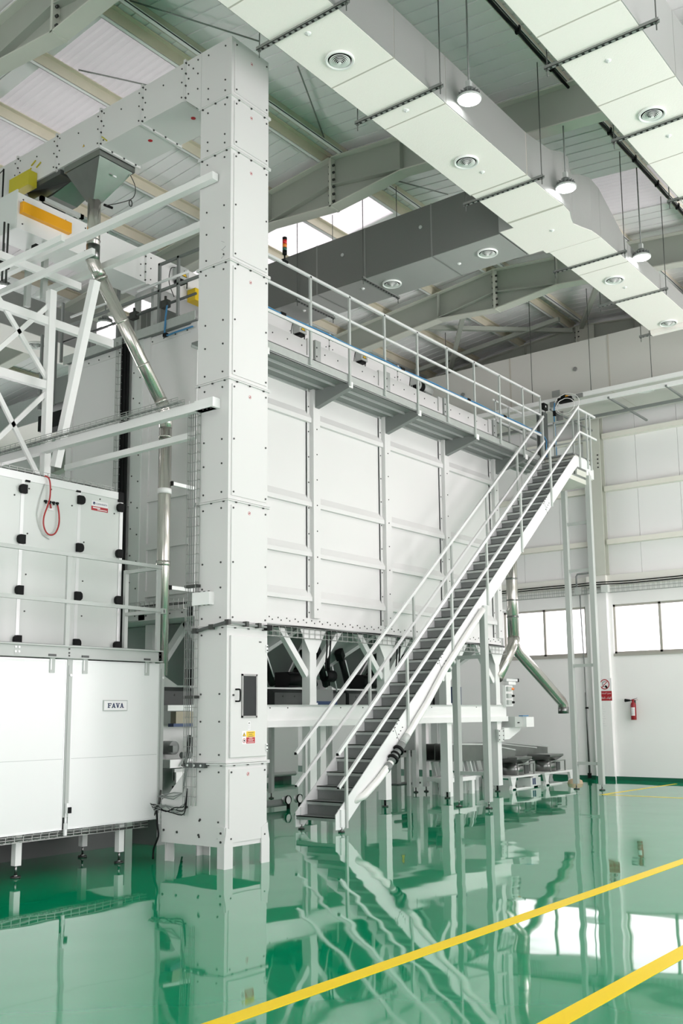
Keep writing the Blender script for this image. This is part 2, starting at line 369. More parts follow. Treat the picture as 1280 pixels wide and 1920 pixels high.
# roof: ribbed panels on the purlins, with translucent sheets between some of them
PUR = [.18, 1.56, 2.91, 4.25, 5.6, 6.95, 8.3, 9.65, 11.0, 12.35, 13.7]
SKY = {1: [(7.95, 10.2, 'skylight2', 'dull translucent roof sheet left of the tower top'), (13.2, 14.95, 'skylight', 'translucent corrugated roof sheet glowing white behind the cross duct')],
       -1: [(15.7, 17.2, 'skylight2', 'dull translucent roof sheet beside the lamp row', 1.5, 7.8)] + [(x, x + 2.25, 'skylight', 'unseen roof sheet added to light the open floor on the right, %s' % n, -5.2, 2.6) for x, n in ((5.95, 'nearest'), (9.7, 'second'), (13.2, 'third'), (17.45, 'fourth'), (19.95, 'last by the far wall'))]}  # the sheets over the open floor are unseen, added to let in light
def roof_slab(side):
    mb = MB(); zz = lambda y: top(y) + 0.2
    ya, yb = (RY, YL + .3) if side > 0 else (YR - .3, RY)
    x = YB - .3
    while x < XW + .3:
        x2 = min(x + 0.25, XW + .3)
        spans = [(ya, yb)]
        if any(a - .01 <= (x + x2) / 2 <= b + .01 for a, b, *_ in SKY[side]):
            cuts = sorted((q[4], q[5]) if len(q) > 4 else (RY + .3, RY + 8.3) for q in SKY[side] if q[0] - .01 <= (x + x2) / 2 <= q[1] + .01)
            spans, c0 = [], ya
            for l_, h_ in cuts: spans.append((c0, l_)); c0 = h_
            spans.append((c0, yb))
        for y0, y1 in spans:
            za, zb = zz(y0), zz(y1)
            P = [(x, y0, za), (x2 - .035, y0, za), (x2 - .035, y1, zb), (x, y1, zb)]
            mb.hexa([Vector(p) for p in P] + [Vector(p) + Vector((0, 0, .06)) for p in P], 'roof')
            P = [(x2 - .035, y0, za + .015), (x2, y0, za + .015), (x2, y1, zb + .015), (x2 - .035, y1, zb + .015)]
            mb.hexa([Vector(p) for p in P] + [Vector(p) + Vector((0, 0, .05)) for p in P], 'roof')
        x = x2
    return mb
o = struct('ceiling', roof_slab(1)); o = struct('ceiling', roof_slab(-1))
for side in (1, -1):
    for (a, b, m_, lab, *yy) in SKY[side]:
        mb = MB(); ya, yb = (yy[0] - .02, yy[1] + .02) if yy else (RY + .28, RY + 8.32)
        zs = [top(ya) + .215, top(yb) + .215]; x = a - .04
        while x < b + .02:                       # corrugated sheet, 3 mm thick
            for (xa, xb, da, db) in ((x, x + .06, 0, .025), (x + .06, x + .12, .025, 0)):
                mb.add([(xa, ya, zs[0] + da), (xb, ya, zs[0] + db), (xb, yb, zs[1] + db), (xa, yb, zs[1] + da)], [(0, 1, 2, 3)], m_)
            x += .12
        o = mb.build('skylight')
        tag(o, None, None, None, 'structure') if yy and m_ == 'skylight' else tag(o, lab, 'skylight', 'translucent roof sheets', 'thing')

# ================================================================== ROOF STEEL
RX = [6.95, 12.55, 18.15, 22.26]
RL = ['pale green portal rafter nearest the viewer, top left corner', 'pale green portal rafter crossing behind the white tower', 'pale green portal rafter with bolted ridge joint beyond the cross duct', 'pale green end rafter against the far wall']
def rafter(x, label):
    t = thing('roof_rafter', label, 'rafter', (x, RY, 9.9), 'portal rafters', 'thing')
    for sgn in (1, -1):
        ye = YL if sgn > 0 else YR
        d = [0.0, 1.42, abs(ye - RY)]; dep = [0.88, 0.60, 0.60]
        P = [(RY + sgn * a, top(RY + sgn * a)) for a in d]; Q = [(RY + sgn * a, top(RY + sgn * a) - h) for a, h in zip(d, dep)]
        w = MB()
        w.prism([P[0], P[1], P[2], Q[2], Q[1], Q[0]], 0, x - .008, x + .008, 'rafter')
        w.build('web', t)
        fl = MB(); up = (0, 0, 1)
        fl.bar((x, P[0][0], P[0][1]), (x, P[2][0], P[2][1]), .24, .02, 'cream')
        fl.build('top_flange', t)
        fl = MB()
        fl.bar((x, Q[0][0], Q[0][1]), (x, Q[1][0], Q[1][1]), .24, .022, 'cream'); fl.bar((x, Q[1][0], Q[1][1]), (x, Q[2][0], Q[2][1]), .24, .022, 'cream')
        m = (x, RY + sgn * 1.45, top(RY + 1.45) - .58); fl.bar((x, RY + sgn * .02, top(RY) - .5), m, .24, .012, 'rafter')
        fl.build('bottom_flange', t)
    pl = MB()
    for s in (1, -1):
        pl.box(x - .12, x + .12, RY + s * .012 - .011, RY + s * .012 + .011, top(RY) - .9, top(RY) + .01, 'cream')
        for z in (10.12, 10.25, 10.38, 10.51, 10.64, 10.77):
            for xx in (-.07, .07): pl.cyl((x + xx, RY + s * .02, z), (x + xx, RY + s * .06, z), .022, 'bolt', 6)
        MB().box(x - .115, x + .115, RY + s * 1.42 - .006, RY + s * 1.42 + .006, top(RY + 1.42) - .6, top(RY + 1.42), 'rafter').build('stiffener', t)
    pl.build('ridge_plate', t)
    return t
for x, l in zip(RX, RL): rafter(x, l)
def purlin(y, label, x0=YB, x1=XW):
    s = 1 if y > RY else -1; z = top(y) + .012
    mb = MB(); mb.box(x0, x1, y - .008, y + .008, z, z + .185, 'purlin'); mb.box(x0, x1, min(y, y + s * .075), max(y, y + s * .075), z, z + .012, 'white')
    mb.box(x0, x1, min(y, y - s * .075), max(y, y - s * .075), z + .165, z + .18, 'purlin'); mb.box(x0, x1, y + s * .067, y + s * .075, z, z + .03, 'white')
    return tag(mb.build('roof_purlin'), label, 'purlin', 'roof purlins')
NTH = ['first', 'second', 'third', 'fourth', 'fifth', 'sixth', 'seventh', 'eighth', 'ninth', 'tenth', 'eleventh']
for k, d in enumerate(PUR):
    if k < 9: purlin(RY + d, 'cream roof purlin, %s from the ridge on the tower side' % NTH[k])
    if k < 5: purlin(RY - d, 'cream roof purlin, %s from the ridge on the duct side' % NTH[k])
# wind bracing in the last bay and thin stay rods under the sheeting
def brace(p, q, label, m='rafter', w=.1, h=.1): return tag(MB().bar(p, q, w, h, m).build('roof_brace'), label, 'brace', 'roof bracing')
brace((18.3, 13.0, top(13) - .08), (22.1, 9.9, top(9.9) - .1), 'pale steel roof brace crossing the dark last bay, high side')
brace((21.2, 13.9, top(13.9) - .1), (21.2, 9.8, top(9.8) - .12), 'pale horizontal roof strut before the far wall')
brace((22.0, 13.4, top(13.4) - .25), (18.3, 10.6, top(10.6) - .25), 'pale steel roof brace crossing the dark last bay, low side')
brace((18.4, 7.4, top(7.4) - .08), (22.0, 9.6, top(9.6) - .1), 'pale steel roof brace beside the main duct end')
def stay(p, q, label): return tag(MB().cyl(p, q, .012, 'strut', 6).build('stay_rod'), label, 'rod', 'roof stay rods')
for x, y, x2, y2, l in ((7.9, 9.62, 9.51, 8.74, 'thin stay rod under the roof ending at the main duct edge'), (10.26, 8.67, 12.3, 9.75, 'thin stay rod running down to the second rafter ridge'), (13.86, 9.47, 14.82, 8.93, 'thin stay rod past the second rafter above the dark cross duct'), (8.3, 11.2, 10.3, 10.2, 'thin stay rod under the dull roof sheet left of the tower')):
    stay((x, y, top(y) + .13), (x2, y2, top(y2) + .13), l)
# lamp cable clipped along the fifth duct side purlin
mb = MB(); yc = RY - 4.25
pts = [(x * .5, yc - .05, top(yc) - .01 - .012 * (i % 2)) for i, x in enumerate(range(-8, 43))]
mb.tube(pts, .022, 'black', 6)
for x in range(-3, 21): mb.box(x - .02, x + .02, yc - .09, yc - .02, top(yc) - .05, top(yc) + .05, 'black')
tag(mb.build('lamp_cable'), 'black lamp cable clipped along a roof purlin between the ducts', 'cable')

# ================================================================== AIR DUCTS
def diffuser(parent, x, y, z, rr=.165):
    d = MB()
    d.lathe((x, y, z), [(rr * .80, -.002), (rr * .84, -.022), (rr * .94, -.030), (rr, -.022), (rr, -.001)], 'white', 32)
    o = d.build('diffuser', parent)
    c = MB(); c.lathe((x, y, z - .0015), [(rr * .82, 0), (0.001, .0)], 'black', 28)
    for k in range(6):
        a = rr * (.72 - .115 * k); zz = -.016 - .006 * k
        c.lathe((x, y, z + zz), [(a * .80, .006), (a, -.008), (a * .97, -.011), (a * .78, .002)], 'white', 32)
    c.lathe((x, y, z - .052), [(rr * .13, 0), (.001, -.006)], 'white', 16)
    c.build('diffuser_rings', o)
def sprink(t, pts):
    for x, y, z in pts: MB().lathe((x, y, z), [(.035, 0), (.03, -.012), (.012, -.016), (.001, -.03)], 'alu', 12).build('nozzle', t)
# --- main duct along the hall
DZ, DT = 8.8, 9.42
t = thing('main_air_duct', 'long white ceiling duct with round diffusers running to the far wall', 'air duct', (8, 6.2, DZ))
Y0, Y1 = 5.75, 6.65
body = MB(); xs = [-3, -.6, 1.8, 4.2, 6.75, 8.47, 9.55, 11.62]
for a, b in zip(xs, xs[1:]):
    body.box(a + .006, b - .006, Y0, Y1, DZ, DT, 'ductg'); body.box(a + .012, b - .012, Y0 + .012, Y1 - .012, DZ - .006, DZ, 'ductw')
    body.box(b - .02, b + .02, Y0 + .004, Y1 - .004, DZ - .003, DT + .006, 'seam')
body.build('duct_body', t)
# reducer with an outward bulge on the lamp side, tee to the cross duct on the other
tee = MB()
edge = [(11.64, Y0), (12.35, Y0 - .01), (12.7, Y0 - .03), (12.95, Y0 - .01), (13.15, Y0 + .06), (13.3, Y0 + .10), (13.45, Y0 + .06), (13.7, Y0 - .02), (13.96, Y0 - .04)]
tops = [9.42, 9.50, 9.62, 9.66, 9.62, 9.58, 9.64, 9.66, 9.60]
for i in range(len(edge) - 1):
    (xa, ya), (xb, yb) = edge[i], edge[i + 1]
    P = [(xa, ya, DZ), (xb, yb, DZ), (xb, Y1 - .02, DZ), (xa, Y1 - .02, DZ), (xa, ya, tops[i]), (xb, yb, tops[i + 1]), (xb, Y1 - .02, tops[i + 1]), (xa, Y1 - .02, tops[i])]
    tee.hexa(P, 'ductg')
    P = [(xa, ya + .01, DZ - .006), (xb, yb + .01, DZ - .006), (xb, Y1 - .03, DZ - .006), (xa, Y1 - .03, DZ - .006)]
    tee.hexa(P + [(p[0], p[1], DZ) for p in P], 'ductw')
tee.box(12.86, 13.84, Y1 - .02, Y1 + .22, DZ, 9.69, 'ductg'); tee.box(12.87, 13.83, Y1 - .03, Y1 + .2, DZ - .006, DZ, 'ductw')
tee.box(12.66, 12.70, Y0 - .02, Y1 - .03, DZ - .009, DZ, 'seam')
tee.build('tee_section', t)
low = MB()
for a, b, za, zb in ((13.96, 15.06, 9.60, 9.10), (15.06, 16.5, 9.10, 9.10), (16.5, 18.22, 9.10, 9.10)):
    P = [(a + .006, 5.71, DZ), (b - .006, 5.71, DZ), (b - .006, 6.58, DZ), (a + .006, 6.58, DZ), (a + .006, 5.71, za), (b - .006, 5.71, zb), (b - .006, 6.58, zb), (a + .006, 6.58, za)]
    low.hexa(P, 'ductg'); low.box(a + .012, b - .012, 5.72, 6.57, DZ - .006, DZ, 'ductw'); low.box(a - .02, a + .02, 5.715, 6.575, DZ - .003, za + .004, 'seam')
low.box(18.22, 18.34, 5.74, 6.55, DZ - .09, 9.0, 'ductw')
low.build('reduced_duct_body', t)
for x, y in ((2.6, 6.2), (5.4, 6.23), (8.11, 6.24), (10.81, 6.22), (15.58, 6.17), (18.05, 6.14)): diffuser(t, x, y, DZ - .006)
sprink(t, [(7.56, 6.24, DZ - .006), (9.37, 6.2, DZ - .006), (11.18, 6.19, DZ - .006), (13.3, 6.2, DZ - .006), (16.0, 6.15, DZ - .006)])
# --- second duct
t = thing('air_duct', 'white ceiling duct running parallel to the main duct beyond the lamp row', 'air duct', (9, 3.9, DZ))
body = MB(); xs = [-3, -.4, 2.2, 4.8, 7.3, 9.15, 10.75, 12.4, 14.3, 16.4]
for a, b in zip(xs, xs[1:]):
    body.box(a + .006, b - .006, 3.4, 4.36, DZ, 9.64, 'ductg'); body.box(a + .012, b - .012, 3.412, 4.348, DZ - .006, DZ, 'ductw'); body.box(b - .02, b + .02, 3.404, 4.356, DZ - .003, 9.646, 'seam')
body.build('duct_body', t)
for x in (5.6, 8.4, 11.3, 14.2): diffuser(t, x, 3.89, DZ - .006)
sprink(t, [(10.0, 3.9, DZ - .006), (11.9, 3.9, DZ - .006)])
# --- dark cross duct
t = thing('cross_air_duct', 'dark grey cross duct branching off the main duct behind the tower', 'air duct', (13.36, 11, DZ))
body = MB(); ysg = [6.88, 8.1, 9.43, 10.47, 11.9, 13.4, 14.9, 15.82]
for a, b in zip(ysg, ysg[1:]):
    body.box(12.9, 13.82, a + .006, b - .006, DZ, 9.69, 'cross'); body.box(12.912, 13.808, a + .012, b - .012, DZ - .006, DZ, 'ductg'); body.box(12.896, 13.824, b - .015, b + .015, DZ - .006, 9.694, 'strut')
body.build('duct_body', t)
for y in (7.34, 9.19, 12.3, 15.0): diffuser(t, 13.34, y, DZ - .006)
sprink(t, [(13.4, 7.9, DZ - .006), (13.2, 9.7, DZ - .006), (13.3, 11.1, DZ - .006)])
for y in (8.3, 9.9): MB().cyl((12.9, y, 9.35), (12.88, y, 9.35), .03, 'grey', 10).build('nozzle', t)
# --- twin duct on the other side of the ridge and its cross duct, seen past the lattice truss
t = thing('ceiling_duct', 'pale duct with one diffuser seen behind the lattice truss', 'air duct', (10, 16, DZ))
MB().box(6, 12.4, 15.85, 16.85, DZ, 9.5, 'ductg').box(6, 12.4, 15.86, 16.84, DZ - .006, DZ, 'ductw').build('duct_body', t)
diffuser(t, 11.3, 16.3, DZ - .006, .19)
t = thing('eaves_duct', 'grey duct face low behind the crossed braces of the lattice truss', 'air duct', (15, 21, DZ))
MB().box(14.5, 15.6, 20.6, 24.7, DZ, 9.45, 'galv').box(14.51, 15.59, 20.61, 24.69, DZ - .006, DZ, 'ductw').build('duct_body', t)
# --- wide duct against the far wall
t = thing('far_air_duct', 'wide pale grey duct spanning the far wall above the walkway end', 'air duct', (21.3, 10, 8.45))
body = MB()
for a, b in ((2.2, 3.4), (3.4, 5.8), (5.8, 8.22), (8.22, 10.62), (10.62, 13.0), (13.0, 15.4), (15.4, 16.8)):
    body.box(20.2, 22.05, a + .006, b - .006, 8.45, 9.72, 'fard'); body.box(20.21, 22.04, a + .012, b - .012, 8.444, 8.45, 'fard'); body.box(20.194, 22.0, b - .02, b + .02, 8.446, 9.724, 'seam')
body.build('duct_body', t); diffuser(t, 20.6, 7.6, 8.444, .2)
for y in (6.5, 9.0, 11.9): MB().cyl((20.2, y, 9.1), (20.17, y, 9.1), .05, 'strut', 12).build('nozzle', t)
# --- duct hangers: slotted strut under the duct and two threaded rods up to the roof
def hanger(p, q, label, ztop=None, group='duct hangers'):
    c = [(p[i] + q[i]) / 2 for i in range(3)]
    t = thing('duct_hanger', label, 'hanger', c, group)
    p, q = Vector(p), Vector(q); d = (q - p).normalized(); sd = Vector((-d.y, d.x, 0))
    st = MB(); st.bar(p, q, .045, .006, 'strut')
    for s in (1, -1): st.bar(p + sd * .02 * s + Vector((0, 0, .018)), q + sd * .02 * s + Vector((0, 0, .018)), .005, .042, 'strut')
    n = int((q - p).length / .075)
    for i in range(1, n): st.bar(p + (q - p) * (i / n) - sd * .012 - Vector((0, 0, .0045)), p + (q - p) * (i / n) + sd * .012 - Vector((0, 0, .0045)), .03, .003, 'black')
    st.build('strut', t)
    for e, s in ((p, 1), (q, -1)):
        e = e + d * .03 * s
        rd = MB(); rd.cyl((e.x, e.y, e.z - .09), (e.x, e.y, ztop or top(e.y)), .007, 'rod', 6); rd.cyl((e.x, e.y, e.z - .02), (e.x, e.y, e.z - .005), .016, 'rod', 6); rd.build('rod', t)
HZ = DZ - .032
for x, l in ((7.41, 'beside the tower top'), (9.2, 'between the two nearest diffusers'), (11.78, 'just before the bulge'), (14.66, 'past the cross duct branch'), (16.48, 'between the two far diffusers'), (18.4, 'at the far end')):
    hanger((x, 5.58, HZ), (x, 6.84, HZ), 'slotted steel hanger under the main duct, ' + l)
for x, l in ((9.68, 'nearest'), (11.57, 'middle, beside the diffuser'), (13.55, 'farthest')): hanger((x, 3.2, HZ), (x, 4.52, HZ), 'slotted steel hanger under the right hand duct, ' + l)
for y, l in ((9.43, 'right of the round diffuser'), (10.88, 'left, above the warning lamp')): hanger((12.82, y, HZ), (13.9, y, HZ), 'slotted steel hanger under the dark cross duct, ' + l)
# --- high bay lamps on stems
def lamp(x, y, label, z=8.92, rr=.15, ztop=None):
    t = thing('high_bay_lamp', label, 'lamp', (x, y, z), 'high bay lamps')
    MB().cyl((x, y, z + .2), (x, y, ztop or top(y) + .02), .011, 'grey2', 8).build('stem', t)
    h = MB(); h.cyl((x, y, z + .02), (x, y, z + .06), rr * .97, 'grey2', 28, rr * .7); h.cyl((x, y, z + .06), (x, y, z + .14), rr * .42, 'grey2', 20); h.box(x - .03, x + .03, y - .03, y + .03, z + .12, z + .24, 'grey')
    for k in range(16):
        a = k * math.pi / 8; h.bar((x + math.cos(a) * rr * .35, y + math.sin(a) * rr * .35, z + .075), (x + math.cos(a) * rr * .85, y + math.sin(a) * rr * .85, z + .065), .006, .05, 'grey2')
    h.build('housing', t)
    d = MB(); d.lathe((x, y, z + .02), [(rr, 0), (rr, -.018), (rr * .93, -.024)], 'grey', 28); d.build('rim', t)
    MB().cyl((x, y, z - .002), (x, y, z + .015), rr * .92, 'lampglow', 28).build('lamp_lens', t)
for x, l in ((9.83, 'nearest white high bay lamp, left of the main duct diffuser line'), (12.5, 'glaring high bay lamp in front of the duct bulge'), (15.33, 'third high bay lamp in the row, near the duct reducer')):
    lamp(x, 5.59, l, ztop=top(5.59) - .6 if abs(x - 12.5) < .1 else None)
for x, l in ((11.62, 'high bay lamp glowing left of the slanted steel pipe'), (9.36, 'high bay lamp at the left edge behind the lattice truss')): lamp(11.18, 14.05, l, 8.62) if x > 10 else lamp(9.05, 14.05, l, 8.58)

# ================================================================== WHITE ELEVATOR TOWER
TX0, TX1, TY0, TY1 = 7.72, 8.36, 7.53, 8.03
tw = thing('elevator_tower', 'tall white sheet steel elevator tower standing on short feet by the green floor', 'elevator', (8.04, 7.78, 0))
zs = [0.21, 1.07, 2.525, 3.905, 5.28, 6.67, 8.04, 8.70, 9.45]
for i, (a, b) in enumerate(zip(zs, zs[1:])):
    c = MB().box(TX0, TX1, TY0, TY1, a + .003, b - .003, 'tower')
    if i != 1: c.box(TX0 + .045, TX1 - .03, TY0 - .012, TY0, a + .05, b - .06, 'tower')
    zz = [a + .09, b - .09] + ([(a + b) / 2] if b - a > 1 else [])
    bolts(c, [(x, TY0 - .012, z) for x in (TX0 + .07, TX1 - .05) for z in zz if i != 1], (0, -1, 0))
    bolts(c, [(TX0, y, z) for y in (TY0 + .1, TY1 - .12) for z in zz + [a + (b - a) * .3]], (-1, 0, 0))
    c.build('casing_section', tw)
for z in zs[1:-1]:
    fl = MB()
    fl.box(TX0 - .022, TX1 + .022, TY0 - .022, TY1 + .022, z - .016, z - .002, 'tower').box(TX0 - .022, TX1 + .022, TY0 - .022, TY1 + .022, z + .002, z + .016, 'tower')
    bolts(fl, [(x, TY0 - .01, z - .02) for x in (TX0 + .12, TX0 + .33, TX1 - .08)] + [(TX0 - .01, y, z - .02) for y in (TY0 + .06, TY0 + .25, TY1 - .04)], (0, 0, -1), .013)
    fl.build('flange', tw)
for z in (9.25, 8.55, 7.85, 6.5, 5.13, 3.79, 0.95):
    s = MB(); s.cyl((8.045, TY0 - .012, z), (8.045, TY0 - .0145, z), .021, 'sign_w', 18); s.lathe((8.045, TY0 - .0148, z), [(.020, 0), (.015, 0)], 'sign_r', 18, (0, -1, 0))
    s.bar((8.033, TY0 - .0152, z - .01), (8.055, TY0 - .0152, z + .011), .005, .001, 'sign_r', (0, 1, 0)); s.cyl((8.047, TY0 - .0148, z), (8.047, TY0 - .0152, z), .009, 'dgrey', 8)
    s.build('round_sticker', tw)
d = MB().box(TX0 + .045, TX1 - .02, TY0 - .022, TY0, 1.13, 2.42, 'tower')
door = d.build('door', tw, bevel=.004)
w = MB(); wx0, wx1, wz0, wz1 = 7.926, 8.168, 1.545, 2.012
w.box(wx0, wx1, TY0 - .034, TY0 - .022, wz0, wz0 + .02, 'stain2').box(wx0, wx1, TY0 - .034, TY0 - .022, wz1 - .02, wz1, 'stain2').box(wx0, wx0 + .02, TY0 - .034, TY0 - .022, wz0, wz1, 'stain2').box(wx1 - .02, wx1, TY0 - .034, TY0 - .022, wz0, wz1, 'stain2')
w.box(wx0 + .02, wx1 - .02, TY0 - .027, TY0 - .022, wz0 + .02, wz1 - .02, 'darkglass'); w.build('inspection_window', door)
MB().tube([(7.835, TY0 - .022, 1.845), (7.852, TY0 - .06, 1.845), (7.86, TY0 - .068, 1.83), (7.86, TY0 - .068, 1.735), (7.852, TY0 - .06, 1.72), (7.835, TY0 - .022, 1.72)], .009, 'black', 8).build('handle', door)
MB().cyl((7.80, TY0 - .022, 1.785), (7.80, TY0 - .034, 1.785), .011, 'bolt', 10).build('lock', door)
h = MB()
for z in (1.22, 2.3): h.box(TX1 - .05, TX1 - .022, TY0 - .035, TY0 - .02, z - .04, z + .04, 'alu'); bolts(h, [(TX1 - .036, TY0 - .035, z - .02), (TX1 - .036, TY0 - .035, z + .02)], (0, -1, 0), .008)
h.build('hinge', door)
lb = MB(); ly = TY0 - .0225
lb.box(7.94, 8.148, ly - .001, ly, 1.266, 1.405, 'sign_w'); lb.box(8.005, 8.142, ly - .002, ly - .001, 1.338, 1.400, 'sign_y'); lb.box(8.005, 8.142, ly - .002, ly - .001, 1.272, 1.336, 'sign_r')
triangle(lb, (7.972, ly - .001, 1.37), (1, 0, 0), (0, 0, 1), .05)
lb.lathe((7.972, ly - .002, 1.303), [(.024, 0), (.018, 0)], 'sign_r', 20, (0, -1, 0)); lb.cyl((7.974, ly - .0015, 1.303), (7.974, ly - .002, 1.303), .01, 'black', 8)
for k, (a, b) in enumerate(((8.03, 8.118), (8.045, 8.10), (8.03, 8.118))): lb.box(a, b, ly - .0028, ly - .002, 1.384 - k * .019, 1.389 - k * .019, 'dgrey')
for k, (a, b) in enumerate(((8.05, 8.10), (8.03, 8.12), (8.035, 8.11), (8.02, 8.13))): lb.box(a, b, ly - .0028, ly - .002, 1.325 - k * .014, 1.329 - k * .014, 'sign_w')
lb.build('warning_label', door); lb = MB()
lb.box(8.03, 8.068, ly - .001, ly, 1.415, 1.508, 'sign_w'); triangle(lb, (8.049, ly - .001, 1.49), (1, 0, 0), (0, 0, 1), .025, 'sign_g')
for k in range(5): lb.box(8.034, 8.062, ly - .0018, ly - .001, 1.465 - k * .01, 1.468 - k * .01, 'sign_g')
lb.build('small_label', door); MB().box(8.20, 8.24, ly - .002, ly, 2.36, 2.375, 'dgrey').build('type_plate', door)
# boot that widens to the left, feet
bt = MB(); bt.prism([(TY1, .21), (8.50, .21), (8.50, .66), (8.40, .72), (8.16, .96), (8.05, 1.07), (TY1, 1.07)], 0, TX0, TX1, 'tower')
bolts(bt, [(TX0, y, z) for y, z in ((8.46, .34), (8.25, .33), (7.92, .32), (7.9, .48), (8.1, .6))], (-1, 0, 0), .014); bt.build('boot', tw)
for x, y, sx in ((TX0 + .0, TY0, -1), (TX1, TY0, 1), (TX0 + .1, 8.5, -1), (TX1, 8.5, 1)):
    lg = MB(); sy = -1 if y < 8 else 1
    lg.box(min(x, x + sx * .014), max(x, x + sx * .014), min(y, y - sy * .1), max(y, y - sy * .1), .0, .42, 'tower')
    lg.prism([(x + sx * .03, 0), (x - sx * .1, 0), (x - sx * .1, .38), (x, .42), (x + sx * .005, .36), (x + sx * .03, .24)], 1, min(y + sy * .002, y + sy * .016), max(y + sy * .002, y + sy * .016), 'tower')
    bolts(lg, [(x + sx * .014, y - sy * .05, z) for z in (.36, .27)], (sx, 0, 0), .013)
    lg.build('foot', tw)
# tie beam end plates on the tower side
bx = MB(); bx.box(TX0 - .075, TX0, TY0 + .2, TY0 + .46, 2.76, 2.90, 'white'); bolts(bx, [(TX0 - .04, TY0 + y, 2.76) for y in (.24, .31, .38)] + [(TX0 - .04, TY0 + y, 2.905) for y in (.24, .31, .38)], (0, 0, 1), .014); bx.build('junction_box', tw)
nd = MB(); nd.bar((TX0 - .06, 8.0, 2.47), (TX0 - .06, TY0 - .05, 2.55), .03, .03, 'dgrey'); nd.bar((TX0 - .05, TY0 - .06, 2.55), (8.28, TY0 - .06, 2.535), .022, .022, 'grey2'); nd.box(8.28, 8.36, TY0 - .075, TY0 - .02, 2.50, 2.56, 'black')
for p in ((TX0 - .06, 7.95, 2.48), (TX0 - .06, 7.7, 2.51), (TX0 - .05, TY0 - .06, 2.55), (7.95, TY0 - .06, 2.545), (8.15, TY0 - .06, 2.54)): nd.box(p[0] - .02, p[0] + .02, p[1] - .03, p[1] + .03, p[2] - .025, p[2] + .03, 'bolt')
nd.build('cable_conduit', tw)
cl = MB(); cl.box(TX0 - .05, TX0 - .0, 7.8, 8.1, 1.02, 1.07, 'dgrey'); 
for y in (7.85, 7.95, 8.05): cl.cyl((TX0 - .05, y, 1.045), (TX0 - .058, y, 1.045), .012, 'alu', 8)
cl.build('rack_bracket', tw)
hw = MB()
for k, (y, z, l) in enumerate(((7.62, 6.9, .05), (7.60, 6.85, .06), (7.63, 6.8, .04), (7.61, 6.75, .06))): hw.bar((TX0 - .001, y, z), (TX0 - .001, y + l, z + .03 * (-1) ** k), .004, .003, 'sign_g', (1, 0, 0))
hw.build('pencil_mark', tw)

# ---- cable basket running down the tower's left side and along the tie beam
mb = MB(); wire_tray(mb, (TX0 - .02, 8.10, 5.02), (TX0 - .02, 8.10, .62), .15, .05, (0, -1, 0), (-1, 0, 0), .105)
for dy in (.02, .05, .09): mb.tube([(TX0 - .04, 8.1 - dy, z) for z in (5.0, 4.2, 3.4, 2.6, 1.8, 1.2)] + [(TX0 - .05, 8.12, .75), (TX0 - .06, 8.25, .66 + dy), (TX0 - .06, 8.5, .70)], .006, 'grey2', 6)
for z in (2.98, 1.77): mb.box(TX0 - .07, TX0 - .01, 7.93, 8.12, z - .015, z + .015, 'bolt')
tag(mb.build('cable_tray'), 'vertical wire basket tray down the grey side of the white tower', 'cable tray', 'wire cable trays')

# ================================================================== OVERHEAD TUNNEL CONVEYOR
tn = thing('tunnel_conveyor', 'grey green enclosed conveyor tunnel running left from the tower top', 'conveyor', (8.04, 10.5, 8.94))
ysn = [TY1, 8.31, 9.09, 9.90, 10.835, 11.74, 12.65, 13.5]
for i, (a, b) in enumerate(zip(ysn, ysn[1:])):
    c = MB().box(TX0, TX1, a + .003, b - .003, 8.94, 9.445, 'tower') if i else MB().prism([(a + .003, 8.70), (b - .003, 8.94), (b - .003, 9.445), (a + .003, 9.445)], 0, TX0, TX1, 'tower')
    bolts(c, [(TX0, y, z) for y in (a + .06, b - .06) for z in (9.0, 9.2, 9.38)] + [(TX0, (a + b) / 2, 9.3)], (-1, 0, 0), .011)
    if i == 0: pass
    else:
        s = MB(); s.cyl((8.04, (a + b) / 2 - .2, 8.94), (8.04, (a + b) / 2 - .2, 8.9365), .03, 'sign_r', 16)
    c.build('casing_section', tn)
    if i in (1, 2): s.build('round_sticker', tn)
for y in ysn[1:-1]:
    fl = MB().box(TX0 - .02, TX1 + .03, y - .016, y - .002, 8.915, 9.47, 'tower').box(TX0 - .02, TX1 + .03, y + .002, y + .016, 8.915, 9.47, 'tower')
    bolts(fl, [(TX0 - .01, y - .016, z) for z in (8.96, 9.12, 9.28, 9.42)] + [(x, y - .016, 8.93) for x in (7.9, 8.1, 8.3)], (0, -1, 0), .014); fl.build('flange', tn)
for y_, z_ in ((10.25, 9.08), (11.45, 9.06)):
    lb = MB(); triangle(lb, (TX0, y_, z_), (0, -1, 0), (0, 0, 1), .05); lb.build('warning_label', tn)
gd = MB(); gd.box(TX0 - .14, TX0 - .005, 11.26, 11.72, 8.82, 9.04, 'olive')
gd.build('yellow_guard', tn)
for y, z in ((11.5, 9.12), (11.28, 9.13), (11.4, 9.2), (9.86, 9.05)): MB().bar((TX0 - .01, y, z), (TX0 - .01, y - .1, z + .045 * (1 if y > 11 else -2)), .014, .014, 'olive').build('yellow_tape', tn)
sn = MB(); sn.cyl((TX0 - .12, 11.9, 8.75), (TX0 - .12, 11.9, 9.28), .012, 'black', 8); sn.box(TX0 - .18, TX0 - .02, 11.86, 12.0, 8.66, 8.8, 'grey'); sn.tube([(TX0 - .12, 11.9, 9.27), (TX0 - .14, 12.1, 9.2), (TX0 - .12, 12.3, 9.1)], .008, 'bolt', 6); sn.build('sensor', tn)

